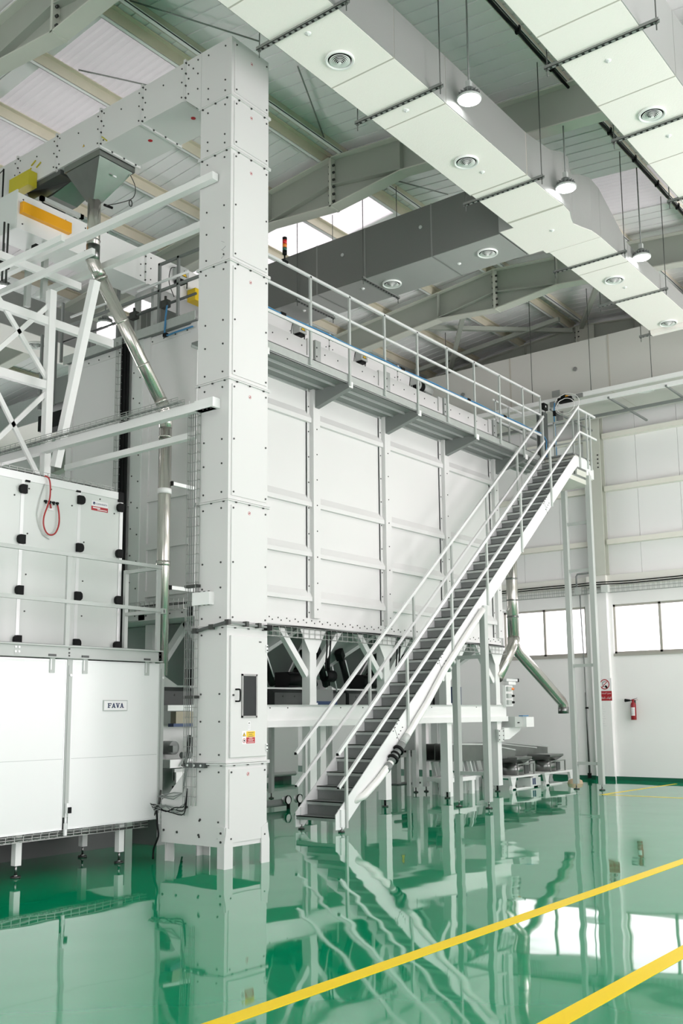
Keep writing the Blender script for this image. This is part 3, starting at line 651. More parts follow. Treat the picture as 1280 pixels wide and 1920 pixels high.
def frustum(mb, x0, x1, y0, y1, z1, cx, cy, hw, z0, m, thick=None):
    P = [(cx - hw, cy - hw, z0), (cx + hw, cy - hw, z0), (cx + hw, cy + hw, z0), (cx - hw, cy + hw, z0), (x0, y0, z1), (x1, y0, z1), (x1, y1, z1), (x0, y1, z1)]
    return mb.hexa(P, m)
# ---- stainless chute: hopper under the tunnel, pipe, elbow, slanted pipe, elbow and down pipe
ch = thing('discharge_chute', 'polished stainless hopper and slanted pipe hanging under the tunnel conveyor', 'chute', (8.02, 10.32, 8.9))
hp = MB(); hp.box(7.735, 8.33, 9.93, 10.68, 8.84, 8.925, 'stain2'); hp.build('hopper_flange', ch)
hp = MB(); frustum(hp, 7.75, 8.31, 9.95, 10.66, 8.84, 8.0, 10.35, .075, 8.42, 'stain2'); hp.box(8.02, 8.07, 9.99, 9.995, 8.68, 8.70, 'sign_w'); hp.build('hopper', ch)
PR = .088
pp = MB(); pp.cyl((8, 10.35, 7.6), (8, 10.35, 8.45), PR, 'stain', 24); pp.cyl((8, 10.35, 7.86), (8, 10.35, 7.875), PR + .006, 'stain2', 24); pp.cyl((8, 10.35, 7.58), (8, 10.35, 7.80), PR + .004, 'stain2', 24); pp.build('upper_pipe', ch)
A, Bp, Cp = Vector((8, 10.35, 7.60)), Vector((8.07, 10.34, 7.47)), Vector((9.13, 10.155, 5.80))
MB().tube([A + Vector((0, 0, .05)), A, Vector((8.02, 10.347, 7.54)), Bp, Bp + (Cp - Bp) * .04], PR + .002, 'stain', 24).build('elbow', ch)
sl = MB(); sl.cyl(Bp, Cp, PR, 'stain', 24)
for k in (.05, .36, .68, .95): sl.cyl(Bp + (Cp - Bp) * k, Bp + (Cp - Bp) * (k + .012), PR + .006, 'stain', 24)
sl.build('slanted_pipe', ch)
MB().tube([Cp - (Cp - Bp) * .03, Cp, Vector((9.16, 10.15, 5.72)), Vector((9.165, 10.15, 5.62)), Vector((9.165, 10.15, 5.5))], PR + .003, 'stain', 24).build('elbow', ch)
dp = MB(); dp.cyl((9.165, 10.15, 5.6), (9.165, 10.15, 2.1), PR, 'stain', 24)
for z in (4.62, 3.62): dp.cyl((9.165, 10.15, z - .05), (9.165, 10.15, z + .02), PR + .008, 'white' if z > 4 else 'stain', 24)
dp.cyl((9.165, 10.15, 5.36), (9.165, 10.15, 5.38), PR + .008, 'stain', 24); dp.build('down_pipe', ch)
for z in (4.72, 3.28):
    b = MB().bar((9.25, 10.09, z), (9.69, 10.09, z), .05, .05, 'alu'); b.box(9.22, 9.25, 10.06, 10.12, z - .03, z + .03, 'black'); b.build('pipe_bracket', ch)
pl = MB(); pl.tube([(8.28, 9.96, 8.80), (8.32, 9.9, 8.62), (8.28, 9.9, 8.45), (8.15, 10.0, 8.36), (8.08, 10.2, 8.36)], .006, 'bolt', 6); pl.cyl((8.1, 10.27, 8.40), (8.15, 10.16, 8.34), .018, 'black', 10); pl.tube([(8.27 + .025 * math.cos(a), 9.93, 8.38 + .045 * math.sin(a)) for a in [k * math.pi / 6 for k in range(12)]], .008, 'bolt', 6, True); pl.build('sensor_cable', ch)
# ---- short second chute dropping into the top conveyor
c2 = thing('short_feed_chute', 'twisted stainless feed chute between tunnel and yellow marked conveyor', 'chute', (8.05, 11.2, 8.62))
MB().box(7.735, 8.34, 10.76, 11.6, 8.86, 8.93, 'dgrey').build('chute_flange', c2)
h = MB(); h.hexa([(7.80, 11.02, 8.66), (8.22, 11.02, 8.66), (8.22, 11.45, 8.66), (7.80, 11.45, 8.66), (7.95, 10.8, 8.99 - .13), (8.33, 10.8, 8.86), (8.33, 11.55, 8.86), (7.76, 11.55, 8.86)], 'stain2'); h.build('chute_body', c2)
MB().box(7.70, 8.42, 11.12, 11.17, 8.60, 8.66, 'grey').box(7.70, 8.42, 11.5, 11.55, 8.60, 8.66, 'grey').box(7.70, 7.76, 11.12, 11.55, 8.60, 8.66, 'grey').box(8.36, 8.42, 11.12, 11.55, 8.60, 8.66, 'grey').build('rim', c2)

# ---- white conveyor lying on top of the silo
cv = thing('silo_top_conveyor', 'white box conveyor along the silo roof with yellow guards and warning boxes', 'conveyor', (12.5, 11.4, 7.35))
CX = [7.37, 9.65, 11.9, 14.15, 16.4, 17.3]
for a, b in zip(CX, CX[1:]):
    c = MB().box(a + .004, b - .004, 11.2, 11.72, 8.09, 8.6, 'white'); bolts(c, [(x, 11.2, z) for x in (a + .1, b - .1, (a + b) / 2) for z in (8.17, 8.35, 8.52)], (0, -1, 0), .011)
    c.box(a + .01, b - .01, 11.18, 11.2, 8.08, 8.1, 'white'); c.build('casing_section', cv)
for x in CX[1:-1]:
    fl = MB().box(x - .016, x + .016, 11.17, 11.75, 8.06, 8.63, 'white'); bolts(fl, [(x - .016, 11.18, z) for z in (8.12, 8.25, 8.38, 8.5)], (-1, 0, 0), .014); fl.build('flange', cv)
MB().box(7.355, 7.37, 11.17, 11.75, 8.07, 8.62, 'ahu').build('end_plate', cv)
g = MB().box(7.42, 8.22, 11.12, 11.198, 8.30, 8.46, 'yellow'); g.build('yellow_guard', cv, bevel=.004)
MB().box(10.5, 11.6, 11.0, 11.18, 8.05, 8.25, 'yellow2').build('yellow_box', cv, bevel=.005)
lb = MB(); triangle(lb, (8.17, 11.2, 8.50), (1, 0, 0), (0, 0, 1), .05); lb.build('warning_label', cv)
for x in (10.2, 13.10, 15.0, 16.85)[:4]:
    if x == 15.0: x = 14.95
    bx = MB().box(x, x + .2, 11.04, 11.19, 8.32, 8.52, 'grey'); triangle(bx, (x + .1, 11.04, 8.42), (1, 0, 0), (0, 0, 1), .13)
    bx.box(x + .02, x + .16, 11.05, 11.18, 8.27, 8.32, 'black'); bx.tube([(x + .19, 11.06, 8.36), (x + .24, 11.1, 8.4), (x + .25, 11.12, 8.5), (x + .25, 11.14, 8.25)], .012, 'bolt', 6); bx.tube([(x - .02, 11.12, 8.5), (x - .15, 11.08, 8.42), (x - .16, 11.1, 8.2), (x - .05, 11.1, 8.0)], .007, 'bolt', 6); bx.build('warning_box', cv)
mo = MB(); mo.cyl((16.9, 11.05, 8.30), (17.05, 11.05, 8.30), .11, 'black', 20); mo.cyl((17.05, 11.05, 8.3), (17.4, 11.05, 8.3), .09, 'grey', 18); mo.lathe((16.9, 11.05, 8.3), [(.115, 0), (.115, -.03), (.09, -.035)], 'grey', 20, (1, 0, 0)); mo.box(17.05, 17.3, 10.95, 11.15, 8.05, 8.2, 'grey2'); mo.build('drive_motor', cv)
for x in (7.9, 9.9, 11.0, 13.0, 15.0, 17.0):
    l = MB().box(x - .04, x + .04, 11.24, 11.3, 7.24 if x > 9.7 else 7.25, 8.09, 'grey').box(x - .04, x + .04, 11.62, 11.68, 7.24 if x > 9.7 else 7.25, 8.09, 'grey')
    l.build('leg', cv)

# ================================================================== TIE BEAMS AND LATTICE TRUSS LEFT OF THE TOWER
tr = thing('lattice_truss', 'white lattice support frame with crossed braces standing on the hinged cabinet', 'truss', (7.72, 10.85, 4.7))
MB().box(7.67, 7.77, 10.79, 10.89, 4.22, 7.2, 'white').build('post', tr)
MB().bar((7.74, 9.95, 7.1), (7.72, 10.62, 4.75), .1, .1, 'white').build('slanted_leg', tr)
for z, x0, x1 in ((6.76, 5.4, 8.76), (5.88, 5.4, 7.72)): MB().bar((x0, 10.85, z), (x1, 10.85, z), .08, .11, 'white').build('girder', tr)
for a, b in (((7.70, 10.85, 7.0), (6.8, 10.85, 5.98)), ((7.70, 10.85, 5.98), (6.8, 10.85, 7.0)), ((7.70, 10.85, 5.78), (6.75, 10.85, 4.72)), ((7.66, 10.85, 4.6), (6.78, 10.85, 5.9))): MB().bar(a, b, .035, .06, 'white').build('cross_brace', tr)
MB().box(6.76, 6.86, 10.8, 10.9, 4.22, 7.2, 'white').build('post', tr)
for x in (6.9, 7.35): MB().bar((x, 9.5, 7.22), (x, 11.6, 7.22), .05, .08, 'white').build('top_rail', tr)
MB().bar((6.0, 11.0, 7.5), (8.3, 11.0, 7.5), .06, .10, 'white').build('top_rail', tr)
for x, y in ((7.2, 11.2), (7.26, 11.2)): MB().cyl((x, y, 7.25), (x, y, 8.09), .014, 'bolt', 8).box(x - .028, x + .028, y - .03, y + .03, 7.45, 7.55, 'black').build('hanger_rod', tr)
MB().box(7.66, 7.74, 11.15, 11.25, 7.85, 7.95, 'black').build('clamp', tr)
def tie(p, q, w, h, label, m='white', endbox=None):
    mb = MB().bar(p, q, w, h, m)
    if endbox: mb.box(*endbox, 'white'); bolts(mb, [(endbox[0] + .03, endbox[2] + dy, endbox[4]) for dy in (.06, .12, .18)], (0, 0, -1), .01)
    return tag(mb.build('tie_beam'), label, 'beam', 'tie beams from tower')
tie((7.66, 7.72, 7.72), (7.66, 12.6, 7.72), .09, .09, 'highest white tie beam from the tower to the left')
tie((8.25, 8.04, 7.61), (8.25, 11.9, 7.61), .08, .09, 'second white tie beam from the tower, ends at the lattice truss')
tie((7.66, 7.70, 5.0), (7.66, 12.2, 5.0), .10, .10, 'third white tie beam carrying a wire basket from the tower', endbox=(7.60, 7.715, 7.66, 7.95, 4.95, 5.06))
tie((8.25, 8.04, 4.93), (8.25, 11.1, 4.91), .08, .075, 'lowest white tie beam from the tower, passing the stainless pipe')
mb = MB(); wire_tray(mb, (7.59, 8.10, 5.055), (7.59, 12.1, 5.055), .1, .055, (-1, 0, 0), (0, 0, 1), .11)
mb.tube([(7.55, y, 5.07 + .004 * (i % 2)) for i, y in enumerate((8.1, 9, 10, 11, 12))], .01, 'grey2', 6)
tag(mb.build('cable_tray'), 'horizontal wire basket tray on the third tie beam', 'cable tray', 'wire cable trays')

# ================================================================== CABINETS AND AIR HANDLING UNIT AT THE LEFT
AY = 9.30
ah = thing('air_handling_unit', 'grey white panelled air handling cabinet with black hinges behind the railing', 'air handling unit', (6.5, 9.8, 2.32))
AX = [4.4, 5.55, 6.335, 7.09, 7.70]
MB().box(4.4, 7.69, AY + .02, 12.5, 2.32, 4.2, 'ahu').build('unit_body', ah)
pn = MB()
for a, b in zip(AX, AX[1:]): pn_ = MB().box(a + .03, b - .012, AY, AY + .02, 2.34, 4.13, 'ahu'); bolts(pn_, [(a + .09, AY, z) for z in (4.05, 3.55, 3.1, 2.7)] + [((a + b) / 2, AY, 4.09), (b - .09, AY, 3.95)], (0, -1, 0), .009); pn_.build('panel', ah)
fr = MB().box(4.4, 7.70, AY - .012, AY + .03, 4.13, 4.215, 'alu')
for x in AX[1:-1]: fr.box(x - .012, x + .03, AY - .008, AY + .02, 2.33, 4.13, 'alu')
fr.box(7.69, 7.735, AY - .012, AY + .04, 2.32, 4.13, 'alu'); fr.box(7.66, 7.735, AY - .02, AY + .06, 4.10, 4.22, 'black'); fr.build('frame', ah)
for (x, s) in ((6.335, -1), (7.11, 1), (7.68, -1)):
    for z in (4.03, 3.475, 2.92, 2.385):
        h = MB(); c = x - .0; h.prism([(c - .045, z - .05), (c + .045, z - .05), (c + .045, z + .05), (c - .045, z + .05)] if False else [(c - .045 * s, z - .05), (c + .02 * s, z - .05), (c + .042 * s, z - .03), (c + .047 * s, z), (c + .042 * s, z + .03), (c + .02 * s, z + .05), (c - .045 * s, z + .05)], 1, AY - .05, AY - .005, 'black'); h.build('hinge', ah, bevel=.005)
for x in (6.40, 7.08): MB().box(x - .03, x + .03, AY - .016, AY - .005, 4.118, 4.14, 'black').build('cover_clip', ah)
lb = MB(); lb.box(7.275, 7.515, AY - .003, AY, 3.995, 4.06, 'sign_w'); lb.box(7.275, 7.515, AY - .003, AY, 3.945, 3.995, 'sign_r'); lb.bar((7.30, AY - .004, 4.028), (7.32, AY - .004, 4.04), .02, .001, 'navy', (0, 1, 0)); lb.lathe((7.312, AY - .004, 4.03), [(.017, 0), (.011, 0)], 'navy', 16, (0, -1, 0))
lb.bar((7.295, AY - .0035, 3.978), (7.40, AY - .0035, 3.978), .014, .001, 'sign_w', (0, 1, 0)); lb.bar((7.36, AY - .0035, 3.96), (7.50, AY - .0035, 3.96), .009, .001, 'sign_w', (0, 1, 0)); lo = lb.build('maker_label', ah)
text('label_text', 'CLIMAVENETA', (7.42, AY - .0035, 4.028), (1, 0, 0), (0, 0, 1), .02, 'navy', lo, width=.16)
cb = MB()
cb.tube([(6.60, AY - .03, 4.22), (6.64, AY - .05, 4.20), (6.665, AY - .05, 4.12), (6.668, AY - .045, 3.98), (6.64, AY - .045, 3.88), (6.60, AY - .045, 3.76), (6.60, AY - .045, 3.66), (6.64, AY - .045, 3.585), (6.70, AY - .045, 3.565), (6.76, AY - .045, 3.60), (6.80, AY - .045, 3.70), (6.80, AY - .04, 3.82), (6.79, AY - .02, 3.93)], .009, 'cable', 8)
cb.tube([(6.69, AY - .02, 3.93), (6.70, AY - .03, 3.87)], .009, 'cable', 8)
cb.build('red_cable', ah)
pt = MB()
for x in (6.635, 6.69, 6.74, 6.79): pt.cyl((x, AY, 3.945), (x, AY - .03, 3.94), .014, 'black', 10); pt.cyl((x, AY - .02, 3.93), (x, AY - .025, 3.915), .009, 'black', 8)
pt.box(6.68, 6.75, AY - .01, AY, 3.85, 3.88, 'alu'); pt.build('cable_gland', ah)
gc = MB(); gc.tube([(6.62, AY - .01, 4.14), (6.56, AY - .015, 3.95), (6.53, AY - .015, 3.78), (6.56, AY - .015, 3.66), (6.62, AY - .015, 3.56), (6.70, AY - .015, 3.52)], .005, 'grey', 6); gc.build('grey_cable', ah)
mb = MB(); wire_tray(mb, (4.6, AY + .05, 4.225), (7.64, AY + .05, 4.225), .2, .055, (0, 1, 0), (0, 0, 1), .1)
for k in range(3): mb.tube([(4.6 + .38 * i, AY + .09 + .04 * k, 4.24 + .006 * ((i + k) % 2)) for i in range(9)], .011, 'bolt' if k < 2 else 'grey', 6)
tag(mb.build('cable_tray'), 'wire basket tray with dark cables on top of the air handling cabinet', 'cable tray', 'wire cable trays')

# ---- platform with railing carrying the unit
pf = thing('cabinet_platform', 'grey steel platform with a two rail railing above the white doors', 'platform', (6, 8.9, 2.18))
PY = 8.66
b = MB().box(4.4, 7.82, PY, PY + .012, 2.175, 2.30, 'grey').box(4.4, 7.82, PY - .03, PY + .03, 2.29, 2.305, 'grey').box(4.4, 7.82, PY - .03, PY + .03, 2.172, 2.185, 'grey').box(7.78, 7.82, PY, AY + .7, 2.18, 2.30, 'grey')
bolts(b, [(6.545, PY, z) for z in (2.27, 2.23, 2.2)] + [(7.79, PY, z) for z in (2.26, 2.21)], (0, -1, 0), .009)
bolts(b, [(x, PY, z) for x in (5.90, 5.94) for z in (2.265, 2.22)], (0, -1, 0), .012, 'alu'); b.box(5.885, 5.955, PY - .002, PY, 2.19, 2.29, 'grey'); b.build('edge_beam', pf)
MB().box(4.4, 7.78, PY + .03, 12.5, 2.28, 2.315, 'grey2').build('deck', pf)
for x in (5.3, 6.52, 7.775): MB().box(x - .025, x + .025, PY + .005, PY + .035, 2.30, 3.28, 'grey').build('railing_post', pf)
MB().box(7.75, 7.80, AY - .07, AY - .03, 2.30, 3.28, 'grey').build('railing_post', pf)
for z in (3.265, 2.765):
    MB().box(4.4, 7.80, PY - .01, PY + .02, z - .02, z + .02, 'grey').build('rail', pf); MB().box(7.755, 7.795, PY + .02, AY - .03, z - .03, z + .01, 'grey').build('rail', pf)
e = MB().box(7.80, 7.86, PY - .02, PY + .03, 2.73, 2.79, 'grey'); e.box(7.825, 7.835, PY - .022, PY - .018, 2.74, 2.775, 'black'); e.build('rail_clamp', pf)
# ---- two white doors hung below it, with hooks, legs and basket
dc = thing('panel_cabinet', 'low white cabinet with two hung door panels on adjustable feet', 'cabinet', (6.1, 8.9, 0))
FY = 8.68
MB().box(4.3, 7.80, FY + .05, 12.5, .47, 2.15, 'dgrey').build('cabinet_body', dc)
MB().box(4.3, 8.4, 9.9, 12.4, .0, .47, 'dgrey').build('added_dark_block', dc)  # dark block added to blacken the gap under the cabinet
for a, b_, nm in ((4.3, 6.535, 0), (6.605, 7.81, 1)):
    d = MB().box(a, b_, FY, FY + .045, .435, 2.16, 'panel')
    d.box(a, b_, FY - .004, FY, .435, .455, 'alu').box(a, b_, FY - .004, FY, 2.145, 2.16, 'alu').box(b_ - .012, b_, FY - .004, FY, .455, 2.145, 'alu').box(a, a + .012, FY - .004, FY, .455, 2.145, 'alu')
    d.box(a + .02, b_ - .02, FY - .0015, FY, 1.143, 1.147, 'grey')
    dd = d.build('door', dc, bevel=.003)
    for x in ((6.35,) if not nm else (6.765, 7.62)):
        k = MB().box(x - .03, x + .03, FY - .012, FY - .003, 2.02, 2.2, 'grey').box(x - .06, x + .03, FY - .03, FY + .0, 2.185, 2.21, 'dgrey'); k.box(x - .022, x - .012, FY - .014, FY - .012, 2.05, 2.16, 'alu'); k.build('hook', dd)
    if nm:
        sg = MB().box(7.017, 7.345, FY - .012, FY - .004, 1.629, 1.745, 'grey').box(7.026, 7.336, FY - .014, FY - .012, 1.638, 1.736, 'sign_w'); so = sg.build('name_plate', dd)
        L = MB(); y = FY - .0155; q = FY - .0142; zb, zt = 1.662, 1.712; xx = 7.072
        def st(a, b, w=.011): L.bar((a[0], (y + q) / 2, a[1]), (b[0], (y + q) / 2, b[1]), w, .0012, 'navy', (0, 1, 0))
        # slab serif F A V A
        st((xx + .012, zb), (xx + .012, zt), .014); st((xx, zb + .004), (xx + .03, zb + .004), .008); st((xx, zt - .004), (xx + .05, zt - .004), .008); st((xx + .046, zt), (xx + .046, zt - .016), .007); st((xx + .012, 1.688), (xx + .036, 1.688), .008); st((xx + .036, 1.696), (xx + .036, 1.68), .006)
        for o_ in (.052, .165):
            c = xx + o_; st((c + .012, zb), (c + .028, zt), .009); st((c + .044, zb), (c + .028, zt), .013); st((c + .016, 1.678), (c + .04, 1.678), .007); st((c, zb + .003), (c + .022, zb + .003), .007); st((c + .034, zb + .003), (c + .058, zb + .003), .007)
        c = xx + .108; st((c + .014, zt), (c + .030, zb), .013); st((c + .046, zt), (c + .030, zb), .009); st((c, zt - .003), (c + .026, zt - .003), .007); st((c + .036, zt - .003), (c + .060, zt - .003), .007)
        L.build('lettering', so)
for x, nm in ((6.57, 0), (7.845, 1)):
    p = MB().box(x - .033, x + .033, FY - .01, FY + .05, .56, 2.165, 'grey'); p.box(x - .02, x - .015, FY - .012, FY - .01, .58, 2.1, 'grey2'); p.cyl((x + .01, FY - .01, 2.0), (x + .01, FY - .02, 2.0), .014, 'alu', 10); pp_ = p.build('door_post', dc)
    l = MB().box(x - .01, x + .035, FY - .04, FY - .01, .6, .70, 'alu').box(x + .005, x + .04, FY - .055, FY - .035, .60, .66, 'black'); l.cyl((x - .005, FY - .02, .6), (x - .005, FY - .02, .44), .012, 'alu', 8); l.box(x - .02, x + .01, FY - .03, FY - .01, .38, .5, 'sign_w'); l.build('latch', pp_)
for x, y in ((6.14, 8.86), (7.39, 8.80), (4.9, 8.86), (6.14, 9.5), (7.45, 9.5)):
    l = MB().box(x - .035, x + .035, y - .035, y + .035, .12, .47, 'white'); foot(l, x, y, .14, .05); l.build('leg', dc)
mb = MB(); wire_tray(mb, (4.4, FY + .02, .36), (7.7, FY + .02, .36), .12, .06, (0, 1, 0), (0, 0, 1), .1)
mb.tube([(4.4, FY + .05, .385), (5.5, FY + .05, .38), (6.5, FY + .05, .385), (7.3, FY + .03, .37), (7.7, FY + .05, .4), (7.8, FY - .02, .55), (7.84, FY - .03, .75)], .012, 'bolt', 6)
tag(mb.build('cable_tray'), 'wire basket tray hanging below the two white doors', 'cable tray', 'wire cable trays')
# ---- machinery seen in the slot between cabinet and tower
mc = thing('sampling_machine', 'grey machine with a motor and handles squeezed between cabinet and tower', 'machine', (8.9, 9.7, 0))
MB().box(8.6, 9.5, 9.55, 10.0, .0, 1.02, 'grey2').box(8.66, 9.5, 9.4, 9.56, .93, 1.03, 'white').box(8.66, 9.5, 9.7, 9.72, 1.02, 1.45, 'ahu').build('machine_body', mc)
m = MB(); m.cyl((8.82, 9.5, 1.17), (8.82, 9.68, 1.17), .085, 'grey2', 20); m.box(8.72, 8.8, 9.42, 9.5, 1.12, 1.2, 'grey2'); m.tube([(8.98, 9.4, 1.32), (8.95, 9.38, 1.2), (8.9, 9.36, 1.05), (8.82, 9.34, .95)], .022, 'black', 8); m.cyl((8.85, 9.4, 1.08), (9.0, 9.4, 1.08), .04, 'grey2', 12); m.build('motor', mc)
m = MB().box(8.70, 9.0, 9.36, 9.4, .78, .92, 'grey').cyl((8.9, 9.36, .82), (8.9, 9.3, .82), .05, 'black', 16).box(8.86, 9.1, 9.3, 9.33, .81, .83, 'black'); m.box(9.02, 9.12, 9.39, 9.41, .88, .99, 'black'); m.build('switch_box', mc)
MB().prism([(8.75, .62), (9.1, .86), (9.1, .88), (8.7, .88), (8.7, .75)], 1, 9.33, 9.38, 'white').build('bracket_plate', mc)
MB().box(9.12, 9.3, 9.3, 9.5, 1.06, 1.3, 'dgrey').box(8.84, 9.4, 9.5, 9.6, 1.47, 1.62, 'beige').box(8.8, 9.4, 9.5, 9.6, 1.43, 1.47, 'navybox').box(8.7, 9.4, 9.5, 9.6, 1.63, 1.70, 'ahu').build('chute_box', mc)
k = MB()
for i in range(5): k.tube([(8.62 + .02 * i, 9.3, .72), (8.60 + .02 * i, 9.25, .5), (8.64, 9.2, .3 + .04 * i), (8.6, 9.1, .1 + .05 * i)], .012, 'black', 6)
k.build('cable_bundle', mc)
k = thing('cable_loom', 'tangle of thin dark cables tied across the tower boot', 'cable', (7.66, 8.4, .55))
m = MB()
for i in range(7):
    m.tube([(7.66 - .008 * i, 8.62 - .02 * i, .62 - .012 * i), (7.65, 8.5, .58 + .03 * math.sin(i * 2)), (7.65, 8.36, .58 + .035 * math.cos(i * 3)), (7.64, 8.2 + .01 * i, .57 + .03 * math.sin(i)), (7.66, 8.08, .64 - .02 * i), (7.68, 8.06, .8)], .006, 'black' if i % 2 else 'grey2', 6)
m.build('cables', k)
m = MB().tube([(7.66, 8.52, .6), (7.66, 8.5, .4), (7.65, 8.47, .28), (7.66, 8.55, .14), (7.66, 8.56, .03)], .012, 'black', 6); m.build('drop_cable', k)

# ================================================================== SILO
SX0, SX1, SY0, SY1 = 9.7, 18.32, 10.08, 13.05
si = thing('silo_bin', 'huge white bolted steel silo standing on braced legs behind the staircase', 'silo', (14, 11.56, 0))
MB().box(SX0, SX1, SY0, SY1, 2.93, 7.2, 'silo').build('bin_shell', si)
FC = [10.25, 12.275, 14.275, 16.26, 18.21]
fy = SY0
for x in FC:
    c = MB().box(x - .165, x + .165, fy - .02, fy, 3.06, 7.2, 'silo').box(x - .165, x - .155, fy - .035, fy, 3.06, 7.0, 'silo').box(x - .085, x + .085, fy - .095, fy - .02, 3.06, 7.0, 'silo').box(x + .085, x + .165, fy - .032, fy - .02, 3.06, 7.2, 'silo')
    n = 0; z = 3.15
    while z < 7.1: bolts(c, [(x - .125, fy - .02, z), (x + .125, fy - .032, z + .1)], (0, -1, 0), .012); bolts(c, [(x, fy - .095, z + .05)], (0, -1, 0), .011); z += .42
    c.build('panel_column', si)
for a, b in zip([SX0] + FC, FC + [SX1]):
    for z0, z1 in ((6.24, 6.345), (4.85, 4.95), (4.04, 4.135), (3.325, 3.42)):
        if b - a > .4:
            g = MB(); g.prism([(fy, z0), (fy - .062, z0), (fy - .062, z1 - .03), (fy - .045, z1), (fy, z1 + .09)], 0, a + .086, b - .086, 'silo'); g.build('girt', si)
g = MB().box(SX0, SX1, fy - .03, fy, 2.92, 3.06, 'silo').box(SX0, SX1, fy - .06, fy - .0, 2.905, 2.925, 'grey')
x = SX0 + .1
while x < SX1: bolts(g, [(x, fy - .03, 3.02), (x + .07, fy - .03, 2.985)], (0, -1, 0), .011); x += .2
g.build('bottom_beam', si)
p = MB()
for a, b in zip(FC, FC[1:]):
    p.box(a + .18, b - .18, fy - .03, fy, 6.95, 7.62, 'silo').box(a + .17, b - .17, fy - .05, fy, 7.30, 7.36, 'silo'); bolts(p, [(a + .3 + k * (b - a - .6) / 4, fy - .03, 7.5) for k in range(5)], (0, -1, 0), .012)
for x in FC: p.box(x - .16, x - .02, fy - .04, fy, 7.0, 7.66, 'silo').box(x + .02, x + .16, fy - .06, fy, 7.0, 7.68, 'grey'); bolts(p, [(x + .05, fy - .06, 7.55), (x + .05, fy - .06, 7.4)], (0, -1, 0), .014)
p.build('roof_parapet', si)
# end wall facing the tower
ex = SX0
c = MB().box(ex - .05, ex, 11.22, 11.46, 2.93, 7.2, 'ahu').box(ex - .03, ex, 11.08, 11.22, 2.93, 7.2, 'silo')
for z in [3.0 + .4 * i for i in range(11)]: bolts(c, [(ex - .05, 11.27, z), (ex - .05, 11.41, z + .1)], (-1, 0, 0), .012)
c.build('panel_column', si)
for y in (10.14, 12.98): MB().box(ex - .03, ex, y - .07, y + .07, 2.93, 7.2, 'silo').build('panel_column', si)
for a, b in ((10.21, 11.08), (11.46, 12.91)):
    for z in (5.98, 4.70, 3.99, 3.30): MB().prism([(ex, z - .05), (ex - .05, z - .05), (ex - .05, z + .03), (ex, z + .07)], 1, a, b, 'silo').build('girt', si) if False else MB().box(ex - .045, ex, a, b, z - .045, z + .045, 'silo').build('girt', si)
g = MB().box(ex - .03, ex, SY0, SY1, 2.92, 3.06, 'silo'); bolts(g, [(ex - .03, 10.3 + .25 * i, 2.99) for i in range(11)], (-1, 0, 0), .012); g.build('bottom_beam', si)
g = MB().box(ex - .012, ex, SY0, SY1, 7.08, 7.17, 'silo'); bolts(g, [(ex - .012, 10.3 + .25 * i, 7.12) for i in range(11)], (-1, 0, 0), .012); g.build('top_strip', si)
# legs, gussets, braces
LX = [10.25, 12.235, 14.24, 16.23, 18.12]
for y in (10.13, 11.55, 12.98):
    for x in LX:
        l = MB().box(x - .08, x + .08, y - .08, y + .08, .12, 2.92, 'white'); l.cyl((x + .0, y, .02), (x, y, .13), .02, 'black', 8); l.cyl((x, y, 0), (x, y, .02), .055, 'bolt', 12)
        if y < 10.5:
            l.prism([(x - .09, 2.52), (x + .09, 2.52), (x + .33, 2.90), (x - .33, 2.90)], 1, y - .085, y - .075, 'white'); l.box(x - .1, x + .1, y - .09, y - .08, 1.36, 1.74, 'white'); bolts(l, [(x + s * .13, y - .08, z) for s in (1, -1) for z in (1.42, 1.52, 1.62, 1.7)], (0, -1, 0), .01)
        l.build('leg', si)
for a, b in zip(LX, LX[1:]):
    MB().bar((a + .08, 10.13, 2.17), (a + .76, 10.13, 2.92), .09, .10, 'white').build('brace', si); MB().bar((b - .08, 10.13, 2.17), (b - .76, 10.13, 2.92), .09, .10, 'white').build('brace', si)
MB().bar((LX[0], 10.13, 2.17), (LX[0], 10.13 + .7, 2.92), .09, .1, 'white').build('brace', si)
MB().bar((LX[0], 11.5, 2.17), (LX[0], 11.55 - .75, 2.92), .09, .1, 'white').build('brace', si)
f_ = MB().box(9.6, 18.4, 10.03, 10.06, 1.48, 1.70, 'white').box(9.6, 18.4, 9.99, 10.06, 1.38, 1.48, 'white').box(9.6, 18.4, 10.0, 10.06, 1.695, 1.71, 'grey')
bolts(f_, [(x, 10.03, 1.665) for x in (10.9, 11.2, 11.6, 12.9, 13.5, 15.0, 15.6, 17.2)], (0, -1, 0), .01); f_.build('front_beam', si)
MB().box(9.6, 9.66, 10.06, 13.0, 1.40, 1.70, 'ahu').build('end_beam', si)
MB().box(18.34, 18.4, 10.06, 13.0, 1.40, 1.70, 'white').build('end_beam', si)
